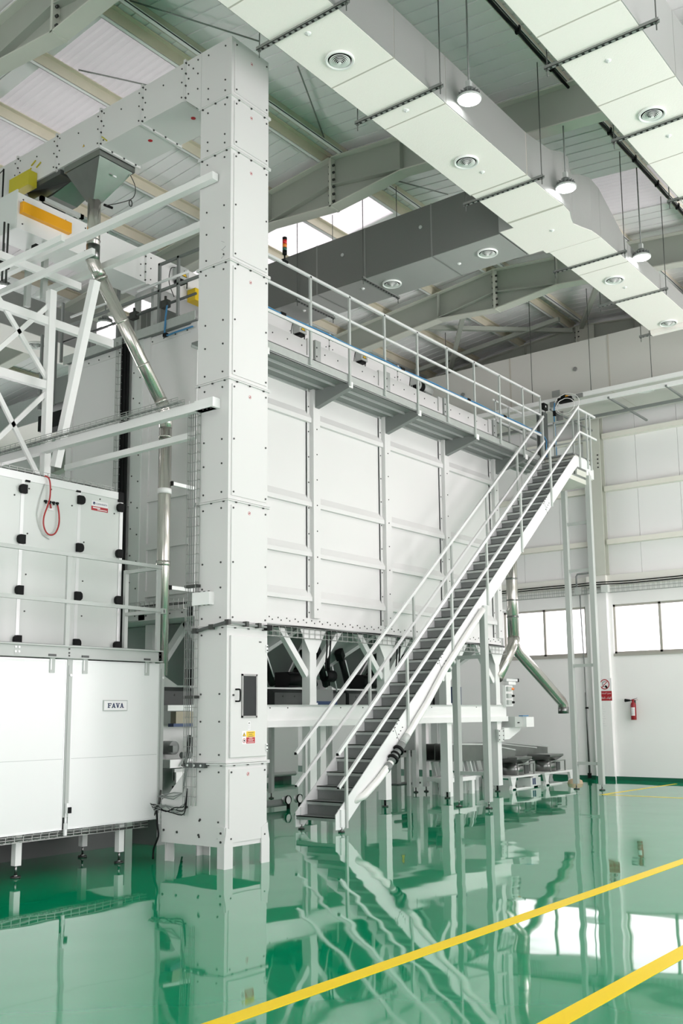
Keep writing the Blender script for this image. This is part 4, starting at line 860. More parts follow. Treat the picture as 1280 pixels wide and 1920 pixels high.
# discharge hoppers with dark actuators
for i, (a, b) in enumerate(zip(LX, LX[1:])):
    cx = (a + b) / 2 - .05
    hp = MB(); frustum(hp, a + .12, b - .12, 10.22, 12.9, 2.92, cx, 11.55,   .22, 2.03, 'hopper'); ho = hp.build('discharge_hopper', si)
    rb = MB(); 
    for q in ((a + .12, 10.22), (b - .12, 10.22)): rb.bar((q[0], q[1] - .02, 2.90), (cx + (.22 if q[0] > cx else -.22), 11.3, 2.06), .05, .05, 'white')
    rb.build('corner_angle', ho)
    if i == 3: continue
    ac = MB()
    for s in (-.45, .25): ac.bar((cx + s, 10.75, 2.50), (cx + s + .25, 10.95, 2.08), .13, .13, 'black'); ac.cyl((cx + s + .1, 10.7, 2.38), (cx + s + .42, 10.85, 1.95), .014, 'alu', 8); ac.cyl((cx + s - .12, 10.7, 2.2), (cx + s + .12, 10.7, 2.2), .1, 'black', 14)
    ac.box(cx - .9, cx - .5, 10.6, 10.9, 2.0, 2.24, 'black'); ac.cyl((cx - .95, 10.62, 2.12), (cx - .45, 10.62, 2.12), .10, 'black', 14); ac.build('actuator', ho)
    for s in (-.62, -.32, .30):
        cy_ = MB(); cy_.bar((cx + s, 10.52, 2.62), (cx + s + .12, 10.56, 2.50), .12, .14, 'black'); cy_.cyl((cx + s + .1, 10.55, 2.52), (cx + s + .62, 10.8, 2.05), .055, 'black', 12); cy_.cyl((cx + s + .16, 10.5, 2.47), (cx + s + .5, 10.66, 2.16), .012, 'alu', 8); cy_.build('cylinder', ho)
mb = MB(); wire_tray(mb, (9.75, 9.93, 2.73), (18.3, 9.93, 2.73), .1, .15, (0, 1, 0), (0, 0, 1), .14)
mb.tube([(9.75 + .5 * i, 9.95, 2.885 + .008 * math.sin(i * 1.7)) for i in range(18)], .018, 'black', 8)
for x in (12.5, 14.45): mb.tube([(x - .02, 9.97, 2.86), (x, 9.98, 2.6), (x - .03, 9.99, 2.3), (x + .02, 10.02, 2.25)], .014, 'black', 6); mb.tube([(x + .1, 9.97, 2.87), (x + .08, 9.98, 2.6), (x + .05, 9.99, 2.3)], .014, 'black', 6)
tag(mb.build('cable_tray'), 'long wire basket tray with black cable under the white silo front', 'cable tray', 'wire cable trays')
mb = MB(); wire_tray(mb, (9.62, 11.74, 2.4), (9.62, 11.74, 7.25), .12, .05, (0, -1, 0), (-1, 0, 0), .11)
for k in range(6): mb.tube([(9.615 - .01 * (k % 2), 11.66 - .035 * k, z) for z in (2.4, 4, 5.5, 7.3)], .017, 'black', 6)
tag(mb.build('cable_tray'), 'bundle of black cables in a basket climbing the silo end wall', 'cable tray', 'wire cable trays')
mb = MB(); wire_tray(mb, (9.6, 10.1, 3.02), (9.6, 11.3, 3.02), .1, .15, (-1, 0, 0), (0, 0, 1), .1); mb.tube([(9.55, 10.1, 3.1), (9.55, 10.7, 3.11), (9.55, 11.3, 3.1)], .015, 'black', 6)
tag(mb.build('cable_tray'), 'wire basket tray across the silo end behind the stainless pipe', 'cable tray', 'wire cable trays')

# ================================================================== WALKWAY ON THE SILO
wk = thing('silo_walkway', 'grey steel walkway with railing on brackets along the silo top', 'walkway', (14.5, 9.6, 6.7))
WY, WX0, WX1 = 9.30, 9.55, 19.75
d = MB()
for k in range(3): d.box(WX0, WX1, 9.34 + .245 * k, 9.34 + .245 * k + .235, 6.80, 6.83, 'grey2'); 
for k in range(4): d.box(WX0, WX1, 9.33 + .245 * k - .012, 9.33 + .245 * k + .012, 6.765, 6.80, 'galv')
d.build('deck', wk)
MB().box(WX0, 18.9, WY, WY + .012, 6.77, 6.915, 'galv').box(WX0, 18.9, WY, WY + .05, 6.765, 6.78, 'galv').box(WX0, 18.9, WY + .0, WY + .03, 6.905, 6.915, 'galv').build('kick_plate', wk)
for x in (10.25, 12.24, 14.22, 16.22, 18.2):
    b = MB(); b.prism([(10.06, 6.79), (9.29, 6.79), (9.29, 6.70), (10.06, 6.48)], 0, x - .006, x + .006, 'grey2')
    P = [(9.29, 6.70), (10.06, 6.48)]; b.bar((x + .045, P[0][0], P[0][1]), (x + .045, P[1][0], P[1][1]), .10, .012, 'grey2'); b.box(x - .006, x + .09, 9.28, 9.292, 6.70, 6.80, 'white'); b.build('bracket', wk)
posts = [10.25, 11.27, 12.25, 13.22, 14.215, 15.2, 16.18, 17.17, 18.15, 18.95]
for i, x in enumerate(posts):
    p = MB().box(x - .02, x + .02, WY - .035, WY - .003, 6.72 if i % 2 == 0 else 6.8, 8.215, 'grey'); p.build('railing_post', wk)
MB().box(WX0, 18.97, WY - .035, WY + .0, 8.19, 8.23, 'alu').build('handrail', wk)
MB().box(WX0, 18.97, WY - .03, WY + .0, 7.79, 7.825, 'alu').build('mid_rail', wk)
pr = MB().box(WX0, 18.9, WY - .06, WY - .035, 7.32, 7.365, 'alu'); pr.build('pipe_rail', wk)
hs = MB(); hs.tube([(WX0 + i * .52, WY - .05, 7.385 + .01 * math.sin(i * 2.1)) for i in range(19)], .012, 'blue', 8); hs.tube([(WX0 + i * .52, WY - .03, 7.39 + .008 * math.cos(i * 1.7)) for i in range(19)], .009, 'blue', 8)
for x in (10.6, 13.7, 15.9, 17.3): hs.box(x - .05, x + .05, WY - .07, WY - .02, 7.365, 7.405, 'black')
hs.tube([(18.9, WY - .05, 7.38), (19.15, WY - .03, 7.3), (19.25, WY + .02, 7.2), (19.27, WY + .03, 6.85)], .014, 'blue', 8); hs.build('blue_hose', wk)
MB().box(19.2, 19.4, 9.34, 9.5, 6.83, 7.95, 'dgrey').build('gate_column', wk)
bx = MB().box(19.18, 19.36, 9.3, 9.36, 8.0, 8.14, 'black').box(19.24, 19.27, 9.295, 9.3, 8.05, 8.09, 'sign_w'); bx.tube([(19.3, 9.34, 8.0), (19.35, 9.36, 7.9), (19.5, 9.45, 7.75), (19.7, 9.6, 7.8)], .008, 'bolt', 6); bx.box(19.2, 19.26, 9.36, 9.42, 7.9, 8.14, 'grey'); bx.build('switch_box', wk)
# far end and left end railings
for y in (9.35, 9.75, 10.05): MB().box(19.71, 19.74, y - .018, y + .018, 6.8, 7.83, 'grey').build('railing_post', wk)
for z in (7.82, 7.3): MB().box(19.71, 19.74, 9.25, 10.08, z - .018, z + .018, 'alu').build('end_rail', wk)
for x in (18.5, 19.1): MB().box(x - .018, x + .018, 10.1, 10.13, 6.83, 8.2, 'grey').build('railing_post', wk)
for z in (8.18, 7.75): MB().box(18.4, 19.74, 10.1, 10.13, z - .018, z + .018, 'alu').build('end_rail', wk)
LYP = [10.45, 10.86, 11.8, 12.5, 13.2]
MB().box(9.6, 9.615, 10.06, 13.1, 7.2, 7.335, 'galv').build('kick_plate', wk)
MB().box(9.62, 10.05, 10.06, 13.05, 7.205, 7.23, 'grey2').build('deck', wk)
for y in LYP: MB().box(9.615, 9.65, y - .02, y + .02, 7.27, 8.29, 'grey2').build('railing_post', wk)
for z in (8.27, 7.85): MB().box(9.615, 9.65, 9.28 if z > 8 else 9.3, 10.88 if z > 8 else 13.2, z - .018, z + .018, 'grey2').build('end_rail', wk)
hs = MB().tube([(9.6, 10.1, 7.10), (9.6, 10.45, 7.10), (9.59, 10.66, 7.105), (9.59, 10.67, 7.3), (9.6, 10.66, 7.5), (9.65, 10.7, 7.6)], .014, 'blue', 8); hs.box(9.57, 9.62, 10.63, 10.70, 7.08, 7.13, 'black'); hs.build('blue_hose', wk)
MB().box(9.68, 10.2, 13.06, 13.86, 6.62, 7.05, 'grey2').box(9.7, 9.9, 13.06, 13.86, 6.24, 6.5, 'black').build('side_platform', wk)
for y in (13.42, 13.8): MB().box(9.66, 9.70, y - .02, y + .02, 6.6, 7.9, 'grey2').build('railing_post', wk)
vp = MB().tube([(9.66, 10.1, 7.62), (9.66, 10.8, 7.62), (9.66, 11.6, 7.62), (9.66, 13.2, 7.62)], .02, 'dgrey', 8)
for y in (10.75, 11.45): vp.box(9.62, 9.7, y - .07, y + .07, 7.57, 7.68, 'bolt'); vp.cyl((9.66, y, 7.62), (9.66, y, 7.75), .02, 'bolt', 8)
vp.build('valve_pipe', wk)
for y in (10.3, 11.9):
    MB().cyl((9.5, y - .2, 7.9), (9.5, y + .9, 7.9), .02, 'alu', 8).build('conduit', wk)
# signal lamp on the railing
sl_ = thing('signal_tower_lamp', 'small red and orange signal tower lamp on the walkway railing', 'signal lamp', (10.62, 9.28, 8.22))
m = MB().box(10.6, 10.72, 9.25, 9.3, 8.215, 8.25, 'black').cyl((10.66, 9.27, 8.25), (10.66, 9.27, 8.34), .012, 'black', 8).cyl((10.66, 9.27, 8.34), (10.66, 9.27, 8.40), .034, 'black', 16).cyl((10.66, 9.27, 8.575), (10.66, 9.27, 8.61), .034, 'black', 16); m.build('stand', sl_)
for z, c in ((8.40, 'greenlamp'), (8.445, 'orangelamp'), (8.51, 'redlamp')): MB().cyl((10.66, 9.27, z), (10.66, 9.27, z + .058), .033, c, 16).build('lens', sl_)

# ================================================================== STAIRCASE
sc = thing('steel_staircase', 'long straight grey steel staircase rising to the silo walkway', 'staircase', (15, 8.85, 0))
TA, TB = 8.50, 9.20            # near and far stringer
SLP = .8155
zt = lambda x: SLP * (x - 11.03) + .41
for y in (TA, TB):
    s = MB(); t_ = .012
    s.prism([(10.80, .04), (10.80, .235), (11.03, .42), (18.82, zt(18.82)), (19.35, zt(18.82) + .03), (19.75, 6.62), (19.75, 6.42), (19.62, 6.42), (19.5, 6.56), (18.95, 6.56), (18.72, zt(18.72) - .29), (11.05, .11), (10.98, .04)], 1, y - t_ / 2, y + t_ / 2, 'alu')
    sg = -1 if y == TA else 1
    for x in (13.5, 17.4, 12.25):
        zc = zt(x) - .14
        for k in range(4):
            for j in (-1, 1): bolts(s, [(x + .05 * k - .04 + j * .045, y + sg * t_ / 2, zc + .05 * k - j * .05)], (0, sg, 0), .009)
        s.bar((x - .07, y + sg * t_ / 2, zc + .12), (x + .08, y + sg * t_ / 2, zc - .12), .006, .004, 'dgrey', (0, 1, 0))
    s.build('stringer', sc)
N = 36; run, rise = 0.2262, 0.1856
for i in range(N):
    x = 10.81 + run * i; z = .195 + rise * i
    t_ = MB().box(x, x + .265, TA + .008, TB - .008, z - .012, z, 'tread').box(x, x + .02, TA + .008, TB - .008, z - .05, z + .0, 'galv').box(x + .245, x + .25, TA + .008, TB - .008, z, z + rise - .04, 'tread')
    t_.build('tread', sc)
MB().box(18.82, 19.74, TA + .01, WY + .04, 6.80, 6.83, 'tread').box(18.9, 19.7, TA + .01, TB - .01, 6.74, 6.80, 'cream').build('landing', sc)
MB().box(18.95, 19.72, TA + .012, TA + .02, 6.40, 6.52, 'cream').box(18.6, 19.6, TA + .02, TB - .02, 6.25, 6.35, 'cream').build('landing_beam', sc)
zr = lambda x: .83 * (x - 10.85) + 1.04
for y, xe in ((TA - .02, 19.08), (TB + .02, 18.95)):
    MB().bar((10.84, y, zr(10.84)), (xe, y, zr(xe) + .0), .038, .045, 'alu').box(10.82, 10.84, y - .015, y + .015, zr(10.84) - .02, zr(10.84) + .015, 'black').build('handrail', sc)
    MB().bar((10.85, y, .585), (xe, y, .585 + .82 * (xe - 10.85)), .035, .04, 'alu').box(10.83, 10.85, y - .012, y + .012, .575, .60, 'black').build('mid_rail', sc)
    for x in ((11.02, 12.54, 13.86, 15.04, 16.36, 17.66, 19.06) if y < 9 else (11.05, 12.6, 13.86, 15.1, 16.4, 17.7, 18.9)):
        zb = max(.0, zt(x) - .30) if x > 11.1 else .05
        zb = min(zb, 6.55)
        MB().box(x - .022, x + .022, y - .016, y + .016, zb, min(zr(x), 7.83), 'grey').build('railing_post', sc)
for z in (7.815, 7.32): MB().box(19.04, 19.9 if z > 7.5 else 19.92, TA - .04, TA - .0, z - .02, z + .02, 'alu').build('landing_rail', sc)
for x, y in ((19.45, TA - .02), (19.62, TA - .02), (19.70, 8.9)): MB().box(x - .018, x + .018, y - .016, y + .016, 6.6, 7.82, 'grey').build('railing_post', sc)
for z in (7.80, 7.30): MB().box(19.69, 19.72, TA, 9.3, z - .016, z + .016, 'grey').build('landing_rail', sc)
# support frames
for X0, ya, yb, za, zb_, rungs in ((14.9, TA, 9.07, 3.36, 3.38, (.56, 2.50)), (19.45, TA, 9.05, 6.45, 6.2, (.52, 2.50, 4.47, 5.47, 6.34))):
    for y, zt_ in ((ya, za), (yb, zb_)):
        p = MB().box(X0 - .055, X0 + .055, y - .05, y + .05, .11, zt_, 'grey'); foot(p, X0, y, .13, .06); p.build('support_post', sc)
    for z in rungs: MB().box(X0 - .03, X0 + .03, ya + .05, yb - .05, z - .03, z + .03, 'grey').build('rung', sc)
MB().box(19.40, 19.50, TA - .0, TA + .05, 6.3, 6.62, 'alu').build('post_head', sc)
for y in (TA, TB):
    p = MB(); foot(p, 10.93, y, .1, .045); p.box(10.89, 10.97, y - .03, y + .03, .07, .3, 'alu'); p.build('stair_foot', sc)
# white hose strapped below the near stringer
hz = MB()
pts = [(11.2, 8.56, .36), (11.39, 8.45, .455), (11.70, 8.44, .64), (11.97, 8.44, .83), (12.22, 8.44, 1.045), (13.0, 8.44, 1.715), (13.53, 8.44, 2.24), (14.2, 8.44, 2.80), (14.78, 8.44, 3.28)]
hz.tube(pts, .05, 'hose', 14)
hp_ = lambda x: 1.045 + .857 * (x - 12.22)
for a, b, rr, m in ((12.02, 12.32, .058, 'grey2'), (12.06, 12.09, .085, 'black'), (12.13, 12.15, .075, 'black'), (12.20, 12.23, .085, 'black'), (12.33, 12.45, .054, 'grey'), (11.9, 11.99, .054, 'grey2'), (13.62, 13.66, .055, 'grey'), (13.74, 13.78, .055, 'grey')):
    hz.cyl((a, 8.44, hp_(a)), (b, 8.44, hp_(b)), rr, m, 14)
tag(hz.build('vacuum_hose'), 'white pneumatic pipe with black coupling running under the staircase', 'pipe')

# ================================================================== UNDER THE SILO
cc = thing('collecting_conveyor', 'dark grey trough conveyor on the white beam under the silo', 'conveyor', (14, 11.3, 1.7))
for a, b in ((10.0, 12.2), (12.4, 14.3), (14.4, 16.2), (16.3, 17.9)):
    m = MB().prism([(11.0, 1.71), (11.7, 1.71), (11.7, 1.92), (11.6, 1.98), (11.1, 1.98), (11.0, 1.92)], 0, a, b, 'dgrey'); bolts(m, [(a + .2 + .3 * k, 11.0, 1.86) for k in range(int((b - a - .3) / .3) + 1)], (0, -1, 0), .014); m.build('trough', cc)
MB().box(13.2, 13.75, 10.85, 11.02, 1.78, 1.98, 'grey2').build('inspection_box', cc)
MB().box(13.15, 13.85, 10.84, 11.0, 1.71, 1.78, 'navybox').build('blue_base', cc)
m = MB().box(12.75, 13.15, 10.95, 11.2, 2.02, 2.26, 'white').cyl((13.0, 10.95, 2.15), (13.0, 10.9, 2.15), .05, 'black', 12); m.cyl((13.3, 10.95, 2.2), (13.55, 10.95, 2.2), .05, 'white', 12).bar((12.8, 10.95, 2.32), (13.5, 10.95, 2.32), .03, .03, 'black'); m.build('drive_motor', cc)
MB().box(9.7, 18.2, 10.9, 11.8, 1.66, 1.71, 'grey').build('support_plate', cc)
m = MB().box(16.35, 16.6, 10.8, 11.1, 1.72, 2.05, 'grey2').box(17.15, 17.5, 10.8, 10.95, 1.71, 2.08, 'grey').box(17.6, 17.85, 10.75, 10.95, 1.72, 2.08, 'navybox'); m.build('gear_motor', cc)
cbx = thing('control_cabinet', 'dark grey control cabinet with warning triangle under the silo behind the stair pipe', 'cabinet', (15.9, 11, 0))
m = MB().box(15.35, 16.4, 10.95, 11.4, .86, 1.36, 'grey2'); triangle(m, (15.95, 10.95, 1.12), (1, 0, 0), (0, 0, 1), .17); m.build('cabinet_body', cbx)
for x in (15.45, 16.3):
    l = MB().box(x - .03, x + .03, 11.0, 11.06, 0, .86, 'grey'); l.build('leg', cbx)
for k, (x, y, zt_, w) in enumerate(((17.06, 11.38, 1.4, .1), (17.36, 11.33, 1.4, .1), (17.98, 11.38, 1.38, .05), (16.0, 11.9, 1.4, .08), (15.3, 12.3, 1.4, .08), (14.6, 12.1, 1.4, .08), (14.45, 12.9, 1.4, .08))):
    p = MB().box(x - w / 2, x + w / 2, y - w / 2, y + w / 2, .1, zt_, 'white' if k < 3 else 'grey'); foot(p, x, y, .12, .05, 'bolt')
    tag(p.build('table_leg'), ('square white leg below the silo beam, left of a close pair', 'square white leg below the silo beam, right of a close pair', 'thin white leg below the silo beam beside the stair frame', 'grey leg deep under the silo beside the cabinet', 'grey leg deep under the silo, middle of three', 'grey leg deep under the silo, left of three beside the stair foot', 'grey leg deepest under the silo near the stair foot')[k], 'leg', 'support legs under the silo')
mf = thing('floor_pipe', 'grey floor level pipe with round couplings left of the stair foot', 'pipe', (11.8, 11.4, 0))
m = MB().cyl((10.0, 11.4, .10), (13.2, 11.4, .10), .06, 'grey2', 16); m.build('pipe', mf)
for x, y in ((13.05, 11.35), (13.35, 11.35)): m = MB(); m.cyl((x, y, .14), (x, y - .08, .15), .068, 'grey', 16); m.lathe((x, y - .06, .15), [(.068, 0), (.074, .005), (.074, .03), (.068, .035)], 'black', 16, (0, -1, 0)); m.cyl((x + .06, y - .03, 0), (x + .06, y - .03, .16), .03, 'black', 8); m.build('coupling', mf)
wm = thing('white_filler_machine', 'white machine housing with a slot handle behind the tower door', 'machine', (17.6, 16.4, 0))
MB().box(16.3, 18.9, 16.0, 17.4, .12, 1.78, 'white').box(16.3, 18.9, 15.96, 16.0, 1.3, 1.32, 'grey').build('housing', wm, bevel=.02)
MB().box(17.1, 17.5, 15.97, 16.0, 1.0, 1.05, 'black').build('slot_handle', wm)
m = MB().prism([(16.5, 1.5), (16.62, 1.2), (16.62, .3), (16.58, .3), (16.58, 1.2), (16.46, 1.5)], 1, 15.93, 15.98, 'black'); m.build('edge_seal', wm)
m = MB().box(16.4, 16.7, 16.05, 16.4, 0, .12, 'dgrey').box(18.4, 18.7, 16.05, 16.4, 0, .12, 'dgrey').cyl((16.7, 15.85, .16), (18.6, 15.85, .16), .05, 'grey', 10); m.build('machine_foot', wm)
vm = thing('valve_stand', 'small dark valve with a wheel on grey posts behind the stair pipe', 'valve', (18.7, 13, 0))
m = MB().box(18.6, 18.76, 12.9, 13.05, .02, .62, 'grey').box(19.1, 19.26, 12.9, 13.05, .02, .66, 'grey').box(18.5, 19.4, 12.8, 13.1, 0, .02, 'dgrey'); m.build('posts', vm)
m = MB().box(19.05, 19.35, 12.85, 13.1, .66, 1.0, 'black').cyl((18.6, 12.95, .8), (19.1, 12.95, .8), .05, 'dgrey', 12).box(18.4, 19.2, 12.9, 13.1, .58, .68, 'grey'); m.tube([(19.2 + .06 * math.cos(k * .63), 12.95, 1.1 + .08 * math.sin(k * .63)) for k in range(10)], .015, 'black', 6, True); m.build('valve', vm)

# ---- Y shaped stainless spout at the far end of the silo
yp = thing('stainless_spout', 'polished stainless pipe splitting into an inverted Y at the silo end', 'spout', (18.95, 10.1, 1.5))
YX, YY = 18.95, 10.1
m = MB().cyl((YX, YY, 2.98), (YX, YY, 5.2), .12, 'stain', 24)
for z in (3.9, 3.55, 4.36): m.cyl((YX, YY, z - .015), (YX, YY, z + .015), .128, 'stain2', 24)
m.build('down_pipe', yp)
MB().cyl((YX, YY, 2.86), (YX, YY, 3.12), .13, 'stain', 24).build('branch_collar', yp)
m = MB().tube([(YX, YY, 3.05), (YX + .04, YY, 2.94), (YX + .15, YY, 2.84), (YX + 2.15, YY, 1.80), (YX + 2.23, YY, 1.72), (YX + 2.24, YY, 1.52)], .115, 'stain', 20); m.cyl((YX + 2.24, YY, 1.66), (YX + 2.24, YY, 1.52), .12, 'stain2', 20); m.build('long_branch', yp)
m = MB().tube([(YX, YY, 3.05), (YX - .04, YY, 2.95), (YX - .15, YY, 2.84), (YX - .75, YY, 2.25)], .115, 'stain', 20); m.build('short_branch', yp)
m = MB().box(18.32, 18.9, 10.2, 10.26, 3.66, 3.7, 'alu').box(18.32, 18.9, 10.2, 10.26, 4.5, 4.54, 'alu'); m.build('pipe_bracket', yp)
op = thing('operator_panel', 'white push button panel on the rear silo leg', 'control panel', (18.4, 9.98, 1.2))
m = MB().box(18.25, 18.55, 9.95, 10.02, 1.68, 2.1, 'white'); m.build('panel_plate', op)
for z, c in ((2.03, 'orangelamp'), (1.89, 'black'), (1.76, 'black')):
    b = MB().box(18.27, 18.42, 9.9, 9.95, z - .045, z + .045, 'grey'); b.cyl((18.42, 9.92, z), (18.5, 9.90, z), .025, c, 10); b.build('push_button', op)
m = MB().box(18.4, 18.9, 10.0, 10.12, 2.19, 2.24, 'alu').box(18.88, 18.92, 9.99, 10.13, 2.18, 2.25, 'black').box(18.45, 18.75, 9.98, 10.1, 2.12, 2.18, 'white'); m.build('lamp_arm', op)
pb = thing('printer_box', 'white instrument box with blue strip on a bracket behind the stairs', 'box', (18.7, 9.95, 1.25))
m = MB().box(18.42, 18.78, 9.85, 10.15, 1.26, 1.47, 'grey').box(18.72, 19.05, 9.75, 10.1, 1.26, 1.46, 'white').box(18.68, 18.92, 9.8, 9.9, 1.475, 1.495, 'blue').box(18.52, 18.6, 9.84, 9.85, 1.34, 1.36, 'black'); m.build('box_body', pb)
m = MB().prism([(18.2, 1.25), (18.95, 1.25), (18.85, 1.18), (18.4, 1.02), (18.2, 1.02)], 1, 9.98, 10.02, 'white').box(18.0, 18.22, 10.0, 10.05, .98, 1.22, 'ahu'); bolts(m, [(x, 10.0, z) for x in (18.03, 18.19) for z in (1.02, 1.1, 1.19)], (0, -1, 0), .013); m.build('bracket', pb)
# ---- vibrating trays, vibrating hoppers on low white benches
def vibro(name, x0, x1, y, label, ztop):
    t = thing('vibrating_tray', label, 'tray conveyor', ((x0 + x1) / 2, y, 0), 'vibrating trays')
    L = x1 - x0; m = MB()
    m.prism([(x0, ztop + .03), (x0 + L * .55, ztop - .02), (x1, ztop - .17), (x1, ztop - .33), (x0 + L * .5, ztop - .33), (x0, ztop - .30)], 1, y - .13, y - .12, 'stain2'); m.prism([(x0, ztop + .03), (x0 + L * .55, ztop - .02), (x1, ztop - .17), (x1, ztop - .33), (x0 + L * .5, ztop - .33), (x0, ztop - .30)], 1, y + .12, y + .13, 'stain2')
    m.hexa([(x0, y - .12, ztop - .30), (x1, y - .12, ztop - .33), (x1, y + .12, ztop - .33), (x0, y + .12, ztop - .30), (x0, y - .12, ztop - .28), (x1, y - .12, ztop - .31), (x1, y + .12, ztop - .31), (x0, y + .12, ztop - .28)], 'stain2')
    m.bar((x0, y - .14, ztop + .03), (x0 + L * .55, y - .14, ztop - .02), .02, .03, 'grey'); m.bar((x0 + L * .55, y - .14, ztop - .02), (x1, y - .14, ztop - .17), .02, .025, 'grey'); m.build('trough', t)
    for x in (x0 + .15, x0 + L * .33):
        for s in (-.09, .09): MB().bar((x, y + s, ztop - .32), (x + .12, y + s, .34), .06, .03, 'ahu').build('spring_leg', t)
    m = MB().box(x0, x0 + L * .4, y - .12, y + .12, .26, .34, 'white')
    for x in (x0 + .2, x0 + L * .37): m.box(x - .05, x + .05, y - .11, y - .04, 0, .26, 'white').box(x - .05, x + .05, y + .04, y + .11, 0, .26, 'white')
    m.build('base_frame', t)
vibro('a', 16.4, 19.1, 10.37, 'nearest dark stainless vibrating tray, ends above the hopper nearer the stairs', .95)
vibro('b', 16.6, 20.7, 10.69, 'middle dark stainless vibrating tray, ends above the hopper nearer the wall', .94)
vibro('c', 17.4, 21.9, 11.01, 'rearmost dark stainless vibrating tray, reaches nearest the far wall', .92)
def vhop(x, y, label):
    t = thing('vibrating_hopper', label, 'hopper', (x, y, .27), 'vibrating hoppers')
    m = MB(); P = [(-.33, -.28), (.33, -.28), (.33, .28), (-.33, .28)]; Q = [(-.2, -.17), (.2, -.17), (.2, .17), (-.2, .17)]
    m.hexa([(x + a, y + b, .50) for a, b in Q] + [(x + a, y + b, .60) for a, b in P], 'stain2'); m.hexa([(x + a, y + b, .60) for a, b in P] + [(x + a, y + b, .64) for a, b in P], 'stain2'); m.build('bowl', t)
    MB().cyl((x, y, .27), (x, y, .50), .23, 'stain2', 28).build('drum', t)
    m = MB()
    for a in (-.27, .45):
        for b in (-.25, .25): m.box(x + a - .012, x + a + .012, y + b - .012, y + b + .012, .27, .50, 'strut')
    m.box(x - .27, x + .46, y - .262, y - .238, .485, .505, 'strut').box(x - .27, x + .46, y + .238, y + .262, .485, .505, 'strut').box(x + .25, x + .42, y - .15, y + .15, .28, .46, 'dgrey'); m.build('stand', t)
def bench(x0, x1, y, label):
    t = thing('low_bench', label, 'bench', ((x0 + x1) / 2, y, 0), 'low white benches')
    MB().box(x0, x1, y - .3, y + .3, .235, .27, 'white').build('bench_top', t)
    for x in (x0 + .15, x1 - .18):
        for s in (-1, 1):
            l = MB(); yy = y + s * .25; l.prism([(x - .12, .235), (x + .12, .235), (x + .05, .08), (x + .1, 0), (x - .1, 0), (x - .06, .08)], 1, yy - .03, yy + .03, 'white'); l.build('leg', t)
    MB().box(x0 + .1, x1 - .1, y - .28, y - .23, .0, .025, 'white').build('stretcher', t)
bench(18.45, 19.75, 10.3, 'low white bench with a striped carton below, nearer the stairs'); bench(19.95, 21.5, 10.3, 'low white bench with a tan sack beside it, nearer the far wall')
vhop(19.1, 10.3, 'stainless vibrating hopper on the low bench nearer the stairs'); vhop(20.6, 10.3, 'stainless vibrating hopper on the low bench nearer the far wall')
m = MB(); m.lathe((20.9, 9.75, 0), [(.17, 0), (.15, .07), (.08, .10), (.01, .11)], 'tan', 16); tag(m.build('tan_sack'), 'small tan sack lying beside the low white bench near the wall', 'sack')
m = MB(); m.box(19.3, 19.75, 10.0, 10.3, .03, .2, 'ahu').box(19.38, 19.42, 9.99, 10.0, .06, .19, 'navy').box(19.46, 19.5, 9.99, 10.0, .06, .19, 'navy'); tag(m.build('small_carton'), 'small pale carton with navy stripes under the low white bench nearer the stairs', 'box')

# ================================================================== FAR WALL THINGS
sg = thing('no_phone_sign', 'red and white no phone sign with two lines of writing on the wall pier', 'sign', (XW - .12, 9.53, 1.8))
m = MB().box(XW - .128, XW - .12, 9.39, 9.69, 1.80, 2.315, 'sign_w'); m.build('sign_board', sg)
X_ = XW - .129
m = MB(); c = (X_, 9.555, 2.175); m.lathe(c, [(.118, 0), (.097, 0)], 'sign_r', 32, (-1, 0, 0)); 
m.bar((X_ - .0005, 9.555 + .07, 2.175 - .07), (X_ - .0005, 9.555 - .07, 2.175 + .07), .016, .002, 'sign_r', (1, 0, 0))
m.bar((X_, 9.6, 2.23), (X_, 9.52, 2.24), .012, .001, 'black', (1, 0, 0)); m.bar((X_, 9.603, 2.23), (X_, 9.597, 2.13), .012, .001, 'black', (1, 0, 0)); m.bar((X_, 9.597, 2.125), (X_, 9.53, 2.115), .012, .001, 'black', (1, 0, 0)); m.prism([(9.55, 2.16), (9.50, 2.14), (9.485, 2.10), (9.51, 2.075), (9.545, 2.11)], 0, X_ - .001, X_, 'black'); m.build('no_phone_symbol', sg)
m = MB().box(X_, XW - .128, 9.39, 9.69, 1.80, 2.02, 'sign_r'); rp = m.build('red_panel', sg)
AR = None
try:
    import os
    for fn in os.listdir(bpy.utils.system_resource('DATAFILES', path='fonts')):
        pass
except Exception: pass
for ln, z in (('\ufee1\ufe8d\ufeaa\ufea8\ufe98\ufeb3\ufe8d \ufec9\ufeee\ufee8\ufee4\ufee3', 1.965), ('\ufedd\ufe8e\ufed8\ufee8\ufedf\ufe8d \ufed2\ufe97\ufe8e\ufeec\ufedf\ufe8d', 1.86)):
    try: text('sign_text', ln, (X_ - .001, 9.54, z), (0, -1, 0), (0, 0, 1), .062, 'sign_w', rp, width=.26)
    except Exception as e_: print('text', e_)
m = MB()
for k in range(9): m.box(XW - .121, XW - .12, 9.60 - .02 * (k % 3), 9.63 + .02 * (k % 2), 1.66 - .055 * k, 1.665 - .055 * k, 'ahu')
tag(m.build('faint_notice'), 'faint grey pencil notice on the wall pier under the red sign', 'marking')
fe = thing('fire_extinguisher', 'red fire extinguisher with black horn hanging on the white wall', 'fire extinguisher', (XW - .1, 8.91, 1.36))
cx, cy = XW - .09, 8.91
m = MB(); m.lathe((cx, cy, 1.36), [(.001, 0), (.055, 0), (.062, .012), (.062, .33), (.05, .375), (.026, .40), (.022, .42)], 'red', 24); m.build('cylinder', fe)
m = MB(); A_ = [math.radians(180 + 8 + d_) for d_ in range(-42, 43, 12)]
